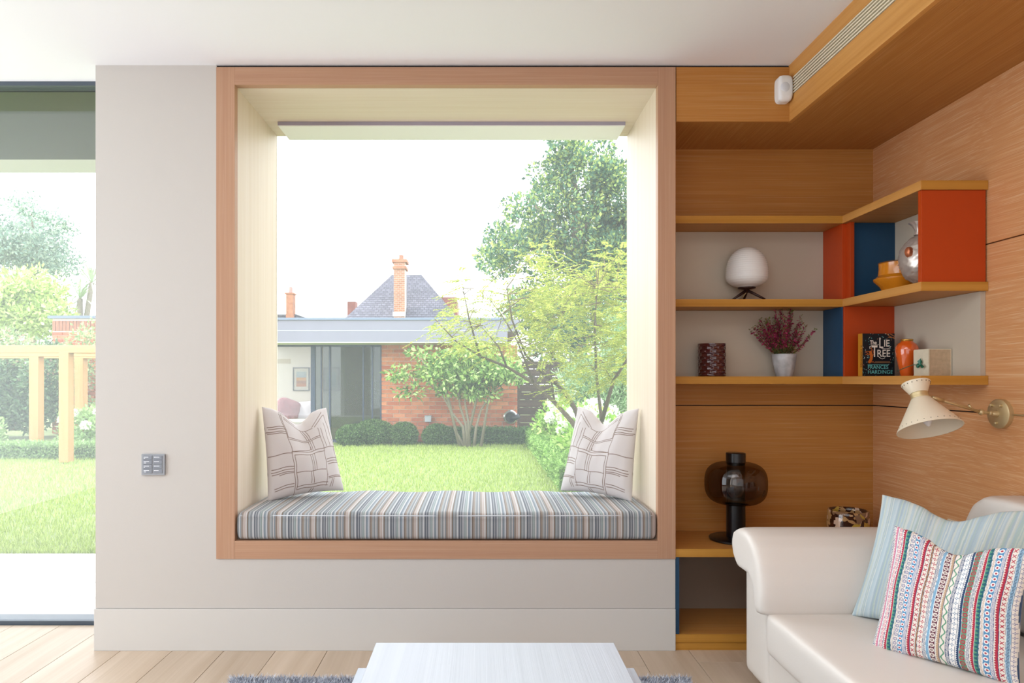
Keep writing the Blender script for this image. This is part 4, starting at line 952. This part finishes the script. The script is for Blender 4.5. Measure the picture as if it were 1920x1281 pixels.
# hydrangeas
def bloom_mesh(seed):
    r = np.random.default_rng(seed); n = 150; d = r.normal(size=(n, 3)); d /= np.linalg.norm(d, axis=1, keepdims=True)
    return np_mesh('bloom', *leafquads(d*.07*np.array([1, 1, .8]), d*.4+r.normal(size=(n, 3)), .034, .030, ('FFFFFF', 'F6F8EC', 'EEF4DC'), seed))
bmesh_ = bloom_mesh(3); wmat = attr_mat('petals', .6, transl=.3); bmesh_.materials.append(wmat)
def hydrangea(x, y, r_, h, nb, label, seed, cols=('A9CC62', '8FB850', 'C2DC80', '7AA446')):
    o = thing('hydrangea', (x, y, 0), label, 'shrub', 'white hydrangeas'); r = np.random.default_rng(seed)
    f = clumps([(x, y, h*.5, r_, r_, h*.5)], 90, 30, .13, .075, .045, cols, seed, updir=.5); f[0][:, 2] = np.maximum(f[0][:, 2], .0)
    link('foliage', np_mesh('foliage', *f), leaf_mat, o)['kind'] = 'stuff'
    for k in range(nb):
        a = r.uniform(R(150), R(380)); e = r.uniform(.05, 1.2)
        b = bpy.data.objects.new('bloom', bmesh_); C.objects.link(b); b.parent = o
        b.location = (r_*math.cos(a)*math.cos(e)*1.02, r_*math.sin(a)*math.cos(e)*1.02, h*.5+h*.55*math.sin(e)); b.rotation_euler = (r.uniform(0, 6),)*3; sc = r.uniform(.8, 1.4); b.scale = (sc,)*3
hydrangea(1.45, 4.9, .42, .62, 12, 'white hydrangea nearest the window, right of the lawn', 81)
hydrangea(1.50, 5.9, .46, .72, 14, 'white hydrangea, second from the window along the lawn', 82)
hydrangea(1.50, 7.0, .46, .80, 14, 'white hydrangea, third from the window along the lawn', 83)
hydrangea(1.42, 8.2, .46, .85, 14, 'white hydrangea farthest from the window, beside the dark fence', 84)
hydrangea(-8.4, 8.3, .5, .55, 9, 'white hydrangea left of the nearest pergola post', 85, ('A6C27E', '8FAE6A', 'BCD49A'))
hydrangea(-6.75, 8.9, .45, .62, 8, 'white hydrangea between the two right pergola posts', 86, ('A6C27E', '8FAE6A', 'BCD49A'))
# dark fence and planting behind it
fn = thing('board_fence', (2.5, 10.4, 0), 'dark stained board fence to the right of the brick wall', 'fence')
fw = wood('dark_fence', '3E3028', '4E3E34', 'X', .6, rnd=.12)
for k in range(10): box('board', (.72, 6, 10.40, 10.425, .02+k*.15, .163+k*.15), fw, fn, bevel=.003, seg=1)
for xx in (.74, 2.5, 4.3, 5.95): box('post', (xx-.04, xx+.04, 10.43, 10.51, 0, 1.62), fw, fn)
plant('leafy_bamboo', (3.0, 8.6, 0), 'pale green bamboo-like shrub at the right edge of the window', 'shrub', clumps(px_blobs([(1140, 735, 60, 60), (1190, 660, 60, 80), (1100, 720, 40, 36)], .27, .5), 330, 34, .22, .14, .020, ('A9C294', '8FB07C', 'C4D8B0', '7C9E6A'), 91, updir=.8))
plant('evergreen_bush', (4, 12.5, 0), 'dark evergreen bushes beyond the board fence', 'shrub', clumps([(2.2, 12.6, 1.3, 1.2, .8, 1.5), (4.4, 12.6, 1.9, 1.6, .8, 2.2), (7, 12.6, 2.2, 2, .8, 2.4)], 520, 42, .30, .13, .07, ('44664A', '587C54', '36563C', '6C8E60'), 92))

# ------------------------------------------------------------------ garden studio
SYF = 9.76; bx = -1.832; bxe = .693; BH = 1.80
st = thing('garden_studio', (-2, SYF, 0), 'low brick garden studio with flat grey roof and sliding glass doors', 'building')
mort = plain('mortar', 'E6D6C4', .9); brm = NT('brick'); oi = brm.n('ObjectInfo'); rp = brm.n('ValToRGB'); rp.color_ramp.elements[0].color = lin('D0764C')+(1,); rp.color_ramp.elements[1].color = lin('E49468')+(1,)
e = rp.color_ramp.elements.new(.12); e.color = lin('BC6444')+(1,)
nz = brm.n('TexNoise'); nz.inputs['Scale'].default_value = 9; tcb = brm.n('TexCoord'); mxb = brm.n('MixRGB', blend_type='MULTIPLY'); mxb.inputs[0].default_value = .35
brm.l(oi.outputs['Random'], rp.inputs[0]); brm.l(tcb.outputs['Object'], nz.inputs['Vector']); brm.l(rp.outputs[0], mxb.inputs[1]); brm.l(nz.outputs[0], mxb.inputs[2]); brm.l(mxb.outputs[0], brm.b.inputs['Base Color']); brm.b.inputs['Roughness'].default_value = .9
brm = brm.m
box('brick_backing', (bx, bxe, SYF+.008, SYF+.22, 0, BH), mort, st)
box('side_wall', (bxe-.22, bxe, SYF+.22, SYF+5.4, 0, BH), brm, st)
def brick_me(L, H, mat):
    me = bpy.data.meshes.new('brick'); m = MB().box(-L/2, L/2, -.012, .012, -H/2, H/2); me.from_pydata(m.v, [], m.f); me.materials.append(mat); return me
bme = {}
def lay(parent, x0, x1, yy, z0, rows, name='brick'):
    pl = worldloc(parent)
    for j in range(rows):
        xx = x0-(.1125 if j % 2 else 0)
        while xx < x1-.02:
            a = max(xx, x0); b = min(xx+.215, x1); L = round(b-a, 3)
            if L > .03:
                if L not in bme: bme[L] = brick_me(L-.002, .063, brm)
                o = bpy.data.objects.new(name, bme[L]); C.objects.link(o); o.parent = parent
                o.location = Vector(((a+b)/2, yy+random.uniform(-.002, .002), z0+j*.075+.0375))-pl
            xx += .225
lay(st, bx, bxe, SYF, 0, 24)
zinc = plain('zinc_grey', '7E7C88', .5, var=.05)
box('roof_fascia', (-5.0, .48, 8.985, 9.03, BH+.012, 2.198), zinc, st)
box('roof_trim', (-5.0, .50, 8.96, 9.03, 2.198, 2.235), plain('trim_grey', '6E7A8C', .5), st)
box('fascia_seam', (-5.0, .48, 8.981, 8.985, 2.005, 2.015), plain('seam_grey', 'B4BECB', .5), st)
box('roof_deck', (-5.0, bxe, 9.03, SYF+5.5, 2.0, 2.21), zinc, st)
box('soffit', (-5.0, .48, 8.99, SYF+.25, BH+.002, BH+.02), plain('soffit_white', 'E2E2DE', .6), st)
fm = plain('aluminium_frame', '323E54', .45)
for (a, b) in ((583, 591), (601.5, 603.5), (617, 620), (680, 682.5), (697, 699.5), (713, 715.5)):
    x0 = (a-900)/101.; x1 = (b-900)/101.; box('mullion', (x0, x1, SYF-.02, SYF+.06, 0, BH), fm, st)
box('threshold', (-5.0, bx, SYF-.02, SYF+.08, -.01, .04), fm, st); box('head_frame', (-5.0, bx, SYF-.02, SYF+.06, BH-.03, BH), fm, st)
gt = glass_thin('studio_glass', rough=.02, tint=(.34, .40, .38), veil=.0, gloss=.05, facing=.05); gt2 = glass_thin('studio_glass_clear', tint=(.9, .92, .92), veil=.03, gloss=.02)
xs_ = [(-5.0, -3.13, gt2), (-3.06, -2.94, gt), (-2.92, -2.80, gt), (-2.77, -2.18, gt), (-2.15, -2.01, gt), (-1.98, -1.85, gt)]
for (a, b, m_) in xs_: box('pane', (a, b, SYF+.01, SYF+.016, .04, BH-.03), m_, st)
iw = plain('studio_wall', 'D8CFC4', .8)
box('rear_wall', (-5.0, bxe-.22, 13.5, 13.6, 0, 2.0), iw, st); box('studio_floor', (-5.0, bxe-.22, SYF+.08, 13.5, -.01, .0), plain('studio_oak', 'B79F84', .6), st)
box('partition', (bx+.0, bx+.1, SYF+.22, 13.5, 0, 2.0), iw, st)
area('studio_fill', (-3.6, 11.6, 1.95), (0, 0, 0), 2.2, 2.0, 26, (1, .97, .93))  # unseen lamp added to brighten the studio interior
def picture(a, b, c, d, label, cols):
    s_ = D/(D+13.46); x0 = (a-900)/(K*s_); x1 = (b-900)/(K*s_); z1 = EYE-(c-712)/(K*s_); z0 = EYE-(d-712)/(K*s_)
    o = thing('framed_picture', ((x0+x1)/2, 13.49, z0), label, 'picture', 'pictures in the studio')
    fr = plain('picture_frame', '141C2A', .5); w_ = .022
    for q_ in ((x0, x1, z0, z0+w_), (x0, x1, z1-w_, z1), (x0, x0+w_, z0, z1), (x1-w_, x1, z0, z1)): box('frame_edge', (q_[0], q_[1], 13.46, 13.495, q_[2], q_[3]), fr, o)
    box('mount', (x0+w_, x1-w_, 13.48, 13.495, z0+w_, z1-w_), plain('mount', 'BEB8AC', .8), o)
    iw_ = (x1-x0); ih = z1-z0; n = len(cols)
    for k, cc_ in enumerate(cols):
        box('print', (x0+iw_*.2, x1-iw_*.2, 13.474, 13.482, z0+ih*(.18+.64*k/n), z0+ih*(.18+.64*(k+1)/n)), plain('print_ink', cc_, .8), o)
picture(549, 580, 689, 733, 'framed landscape print in the open left part of the studio', ('A8602E', '8A5434', 'B88040', '8A989E', '94A0A4'))
picture(606, 636, 689, 733, 'framed print seen through the darker studio glass', ('6A8A8E', '7E9EA2', '88A8A8', 'A8B8B8'))
db = thing('daybed', (-4.6, 11.6, 0), 'pale daybed inside the studio, behind the left window pillow', 'bed')
soft('bed_seat', [(-4.95, -3.6, 11.2, 12.5, .05, .30)], db, .05, 4, mat=plain('pale_linen', 'D6CFCC', .9))
soft('bed_back', [(-4.95, -4.2, 12.25, 12.45, .4, .72)], db, .05, 4, mat=plain('pale_linen_b', 'CFC8C6', .9))
def small_pillow(x, y, z, a, ry, mat, label):
    mb = MB().sphere((0, 0, 0), (.27, .09, .24), 24, 14, lambda a_, p_: 1+.18*abs(math.sin(2*math.atan2(math.sin(p_), math.cos(p_)*math.cos(a_)+1e-6)))**2)
    me = bpy.data.meshes.new('p'); me.from_pydata(mb.v, [], mb.f); me.materials.append(mat)
    for p_ in me.polygons: p_.use_smooth = True
    o = bpy.data.objects.new('studio_pillow', me); C.objects.link(o); o.location = (x, y, z); o.rotation_euler = (R(-15), ry, a); tag(o, label, 'pillow', 'pillows on the daybed')
pat = plain('red_print', 'A8707A', .9, var=.6, vscale=30)
small_pillow(-4.22, 12.05, .50, .2, .35, pat, 'red and white patterned pillow on the daybed')
small_pillow(-3.86, 12.15, .44, -.2, -.1, plain('grey_linen', 'B4ACB2', .9), 'grey pillow on the daybed beside the patterned one')
# fixtures on the brick wall
wl_ = thing('outdoor_light', ((803-900)/101., SYF-.03, .43), 'small square grey light on the brick wall', 'light')
box('light_body', (-1.02, -.90, SYF-.10, SYF-.012, .375, .49), plain('light_grey', 'B4B8BE', .4), wl_, bevel=.01)
box('light_cover', (-1.025, -.895, SYF-.105, SYF-.012, .485, .495), plain('light_lid', '9EA2A8', .4), wl_, bevel=.003)
fx = (957-900)/101.; fz = EYE-70/101.
fu = thing('flue_terminal', (fx, SYF-.05, fz), 'round black and chrome flue outlet near the corner of the brick wall', 'flue')
My = Matrix.Rotation(R(90), 3, 'X')
obj('flue_collar', MB().lathe([(.13, .013), (.13, .03), (.11, .05)], (fx, SYF, fz), 32, M=My), plain('chrome', 'C8CCD2', .2, metal=.9), fu, smooth='auto')
obj('flue_pipe', MB().lathe([(.10, .03), (.10, .16), (.085, .18), (.085, .12)], (fx, SYF, fz), 32, M=My), plain('flue_black', '2A2A30', .4), fu, smooth='auto')
obj('flue_spout', MB().tube([(fx, SYF-.12, fz-.02), (fx+.10, SYF-.16, fz+.0), (fx+.15, SYF-.18, fz+.03)], [.06, .05, .045], 14), plain('flue_dark', '3A3A42', .4), fu, smooth=True)

# ------------------------------------------------------------------ houses beyond
s = .0886; YF = sY(s); q = lambda x, y, k=s: P(x, y, k)
hs = thing('neighbour_house', (-3.8, YF, 0), 'neighbouring house with hipped slate roof and tall brick chimney', 'house')
t = NT('slate_tiles'); tc_ = t.n('TexCoord'); mp_ = t.n('Mapping'); mp_.inputs['Rotation'].default_value = (R(90), 0, 0); bt = t.n('TexBrick'); bt.inputs['Scale'].default_value = 1; bt.inputs['Brick Width'].default_value = .22; bt.inputs['Row Height'].default_value = .12; bt.inputs['Mortar Size'].default_value = .012
bt.inputs['Color1'].default_value = lin('5C5864')+(1,); bt.inputs['Color2'].default_value = lin('706C78')+(1,); bt.inputs['Mortar'].default_value = lin('3A3942')+(1,)
t.l(tc_.outputs['Object'], mp_.inputs[0]); t.l(mp_.outputs[0], bt.inputs[0])
nz_ = t.n('TexNoise'); nz_.inputs['Scale'].default_value = .9; nz_.inputs['Detail'].default_value = 5; m_ = t.n('MixRGB', blend_type='MULTIPLY'); m_.inputs[0].default_value = .5; t.l(tc_.outputs['Object'], nz_.inputs[0]); t.l(bt.outputs[0], m_.inputs[1]); t.l(nz_.outputs[0], m_.inputs[2]); t.l(m_.outputs[0], t.b.inputs['Base Color'])
slate = t.m; t.b.inputs['Roughness'].default_value = .8
eL, eR = q(600, 640), q(880, 640); rL, rR = P(735, 515, D/(D+YF+3.5)), P(790, 515, D/(D+YF+3.5))
ez = eL.z; Yb = YF+7
obj('hipped_roof', MB().add([(eL.x, YF, ez), (eR.x+.4, YF, ez), (eR.x+.4, Yb, ez), (eL.x, Yb, ez), (rL.x, YF+3.5, rL.z), (rR.x, YF+3.5, rR.z)], [(0, 1, 5, 4), (1, 2, 5), (2, 3, 4, 5), (3, 0, 4), (3, 2, 1, 0)]), slate, hs)
box('house_wall', (eL.x+.4, eR.x-.0, YF+.4, Yb-.4, 0, ez), plain('house_render', 'C9BDB0', .9), hs)
cL, cR = q(734, 583), q(755, 583); cb, ctp = cL.z-.5, q(734, 485).z
def merged_bricks(name, x0, x1, y0, z0, z1, bw, bh, parent, depth=.01, soldier=False):
    m = MB(); z = z0; j = 0
    while z < z1-.01:
        xx = x0-(bw/2 if (j % 2 and not soldier) else 0)
        while xx < x1-.02:
            a, b = max(xx+.008, x0), min(xx+bw-.008, x1)
            if b-a > .02: m.box(a, b, y0-depth, y0, z+.009, min(z+bh-.009, z1))
            xx += bw
        z += bh; j += 1
    o = obj(name, m, cbr, parent); o['kind'] = 'stuff'; return o
cbr = plain('chimney_brick', 'A87258', .9, var=.35, vscale=4)
box('chimney', (cL.x, cR.x, YF+.9, YF+1.7, cb, ctp), plain('chimney_mortar', 'CCBEB0', .9), hs)
merged_bricks('chimney_bricks', cL.x, cR.x, YF+.9, cb, ctp, .225, .095, hs)
box('chimney_corbel', (cL.x-.06, cR.x+.08, YF+.82, YF+1.78, ctp-.35, ctp-.22), cbr, hs); box('chimney_corbel', (cL.x-.1, cR.x+.12, YF+.80, YF+1.8, ctp-.02, ctp+.12), cbr, hs)
obj('chimney_pot', MB().lathe([(.13, ctp+.1), (.11, ctp+.35), (.13, ctp+.38)], ((cL.x+cR.x)/2+.05, YF+1.3, 0), 14), plain('terracotta', 'C87058', .8), hs, smooth='auto')
box('lead_flashing', (cL.x-.05, cR.x+.03, YF+.86, YF+.93, q(0, 586).z-.1, q(0, 582).z), plain('lead', 'C9CCD2', .6), hs)
h2 = thing('distant_house', (-9, 31, 0), 'distant roof and slim chimney at the far left of the view', 'house')
q = lambda x, y, k=.086: P(x, y, k); Y2 = sY(.086)
a, b = q(536, 592), q(549, 549); box('chimney', (a.x, b.x, Y2, Y2+.5, 3.5, b.z), cbr, h2); box('chimney_cap', (a.x-.05, b.x+.05, Y2-.05, Y2+.55, b.z-.06, b.z), cbr, h2)
obj('chimney_pot', MB().lathe([(.10, b.z), (.09, b.z+.3)], ((a.x+b.x)/2, Y2+.25, 0), 12), plain('pot_pink', 'C88078', .8), h2)
a = q(480, 588); b = q(548, 588); obj('gable_roof', MB().prism([(a.x, 3.0), (b.x+.2, 3.0), (b.x+.1, a.z), (a.x, a.z)], Y2+.3, Y2+5), slate, h2); box('house_wall', (a.x, b.x, Y2+.5, Y2+4.8, 0, 3.0), plain('render_b', 'C9BDB0', .9), h2)
h3 = thing('red_roof_house', (-1, 40, 0), 'house with red tiled ridge behind the slate roof', 'house')
q = lambda x, y, k=.07: P(x, y, k); Y3 = sY(.07); rt_ = plain('red_tile', '804A3E', .8, var=.3, vscale=5)
a = q(800, 557); b = q(862, 640); obj('tiled_roof', MB().prism([(a.x, b.z-1), (b.x, b.z-1), (b.x-.2, a.z), (a.x, a.z)], Y3, Y3+4), rt_, h3)
a = q(657, 569); b = q(672, 600); box('chimney', (a.x, b.x, Y3-1, Y3-.3, 1.5, a.z), rt_, h3); box('house_wall', (q(640, 0).x, q(862, 0).x, Y3+.2, Y3+3.8, 0, 3), plain('render_c', 'C9BDB0', .9), h3)

# ------------------------------------------------------------------ left garden
YO = sY(.2); ob = thing('brick_outbuilding', (-7.5, YO, 0), 'pale brick outbuilding with slate coping behind the pergola', 'building')
box('brick_backing', (-9.13, -6.6, YO+.008, YO+3, 0, 2.46), mort, ob)
lay(ob, -9.13, -8.0, YO, 0, 29)
merged_bricks('far_bricks', -7.99, -6.6, YO+.012, 0, 2.175, .225, .075, ob, .024)['kind'] = 'stuff'
merged_bricks('soldier_course', -9.13, -6.6, YO+.010, 2.19, 2.42, .075, .23, ob, .024, soldier=True)
box('coping', (-9.2, -6.5, YO-.06, YO+3.05, 2.46, 2.52), plain('coping_slate', '6E7A88', .6), ob)
pg = thing('pergola', (-6.5, 7.5, 0), 'new pale timber pergola beside the lawn', 'pergola')
tim = wood('new_timber', 'BE8E58', 'CC9E6A', 'Z', .5, rnd=.05)
for (xx, yy, w_, h_) in ((-5.79, 6.64, .134, 1.53), (-7.22, 8.2, .15, 1.53), (-7.02, 9.1, .15, 1.53), (-10.0, 6.9, .14, 1.53)):
    box('post', (xx-w_/2, xx+w_/2, yy-w_/2, yy+w_/2, 0, h_), tim, pg, bevel=.004)
tb_ = wood('timber_beam', 'BE8E58', 'CC9E6A', 'X', .5, rnd=.05)
box('beam', (-12, -4.4, 6.58, 6.70, 1.53, 1.635), tb_, pg, bevel=.004); box('beam', (-12, -4.4, 8.13, 8.27, 1.53, 1.64), tb_, pg, bevel=.004); box('beam', (-12, -4.4, 9.03, 9.17, 1.53, 1.64), tb_, pg, bevel=.004)
obj('brace', MB().add([(-5.85, 6.60, 1.53), (-5.73, 6.60, 1.53), (-4.5, 9.1, 1.53), (-4.62, 9.1, 1.53), (-5.85, 6.60, 1.62), (-5.73, 6.60, 1.62), (-4.5, 9.1, 1.62), (-4.62, 9.1, 1.62)], [(0, 3, 2, 1), (4, 5, 6, 7), (0, 1, 5, 4), (1, 2, 6, 5), (2, 3, 7, 6), (3, 0, 4, 7)]), tb_, pg)
def bush(name, blobs, s, dy, ncl, per, cr_, size, width, cols, label, seed, cat='shrub', trunk=None, **kw):
    bl = px_blobs(blobs, s, dy); tmb = None
    if trunk: tmb = MB(); p_ = [P(x, y, s) for x, y in trunk]; p_[0].z = 0; tmb.tube(p_, [.14-.10*k/(len(p_)-1) for k in range(len(p_))], 8)
    return plant(name, (bl[0][0], bl[0][1], 0), label, cat, clumps(bl, ncl, per, cr_, size, width, cols, seed, **kw), tmb)
bush('yellow_green_shrub', [(35, 580, 60, 50), (90, 600, 40, 30), (-40, 590, 60, 60), (60, 540, 40, 22)], .185, .8, 330, 40, .26, .12, .06, ('C6D882', 'B2C96A', '9AB45C', 'DDE8A4'), 'bright yellow-green shrub rising left of the outbuilding', 101, trunk=[(30, 860), (30, 600)])
bush('dark_laurel', [(20, 740, 50, 60), (70, 760, 40, 40), (-50, 740, 70, 80), (90, 700, 20, 50)], .215, .5, 420, 40, .22, .09, .045, ('5E7E58', '4A6A48', '728F66', '8AA47A'), 'dark laurel bushes behind the pergola posts', 102)
bush('climbing_shrub', [(100, 700, 40, 40), (150, 700, 30, 30), (60, 670, 60, 24), (165, 640, 20, 30), (0, 650, 50, 25), (165, 780, 20, 22)], .212, .4, 200, 30, .2, .08, .04, ('A4B47E', '8FA86E', 'BFA48C', 'B4C892', '7C9A62'), 'loose pinkish-green shrub trained against the outbuilding', 103)
bush('pale_tree', [(60, 470, 46, 34), (100, 480, 26, 26), (10, 450, 26, 26), (58, 400, 18, 22), (90, 430, 30, 16), (20, 490, 50, 26), (-40, 460, 40, 50), (85, 505, 46, 14)], .12, 1.6, 260, 70, .42, .13, .06, ('8FA696', 'A4B6A4', '7A9484', 'B4C2AC'), 'pale grey-green airy tree far behind the left garden', 104, cat='tree', trunk=[(60, 860), (62, 560), (66, 470), (58, 400)])
# cordyline
r = np.random.default_rng(7); cdl = thing('cordyline_palm', (P(150, 560, .17).x, sY(.17), 0), 'spiky pale cordyline palm above the outbuilding roof', 'palm'); Vs = []; mb = MB()
for (px_, py_, n) in ((150, 560, 46), (172, 530, 40), (125, 590, 30)):
    c = P(px_, py_, .17)
    mb2 = c
    for k in range(n):
        a = r.uniform(0, 2*np.pi); el = r.uniform(-.5, 1.4); L = r.uniform(.5, .8); d = Vector((math.cos(a)*math.cos(el), math.sin(a)*math.cos(el), math.sin(el))); sd_ = d.cross(Vector((0, 0, 1))).normalized()*.022
        m1 = c+d*L*.55; tp = c+d*L+Vector((0, 0, -.22*L))
        mb.add([c-sd_*.5, c+sd_*.5, m1+sd_, m1-sd_], [(0, 1, 2, 3)]); mb.add([m1-sd_, m1+sd_, tp], [(0, 1, 2)])
obj('fronds', mb, plain('frond', 'A9BC92', .6), cdl)['kind'] = 'stuff'
tm = MB(); c = P(150, 560, .17); tm.tube([(c.x, c.y, 0), (c.x, c.y, c.z)], [.10, .07], 8); c2 = P(172, 530, .17); tm.tube([(c.x, c.y, 1.6), (c2.x, c2.y, c2.z)], [.08, .06], 8); c3 = P(125, 590, .17); tm.tube([(c.x, c.y, 1.4), (c3.x, c3.y, c3.z)], [.07, .05], 8)
obj('trunk', tm, bark2, cdl, smooth=True)
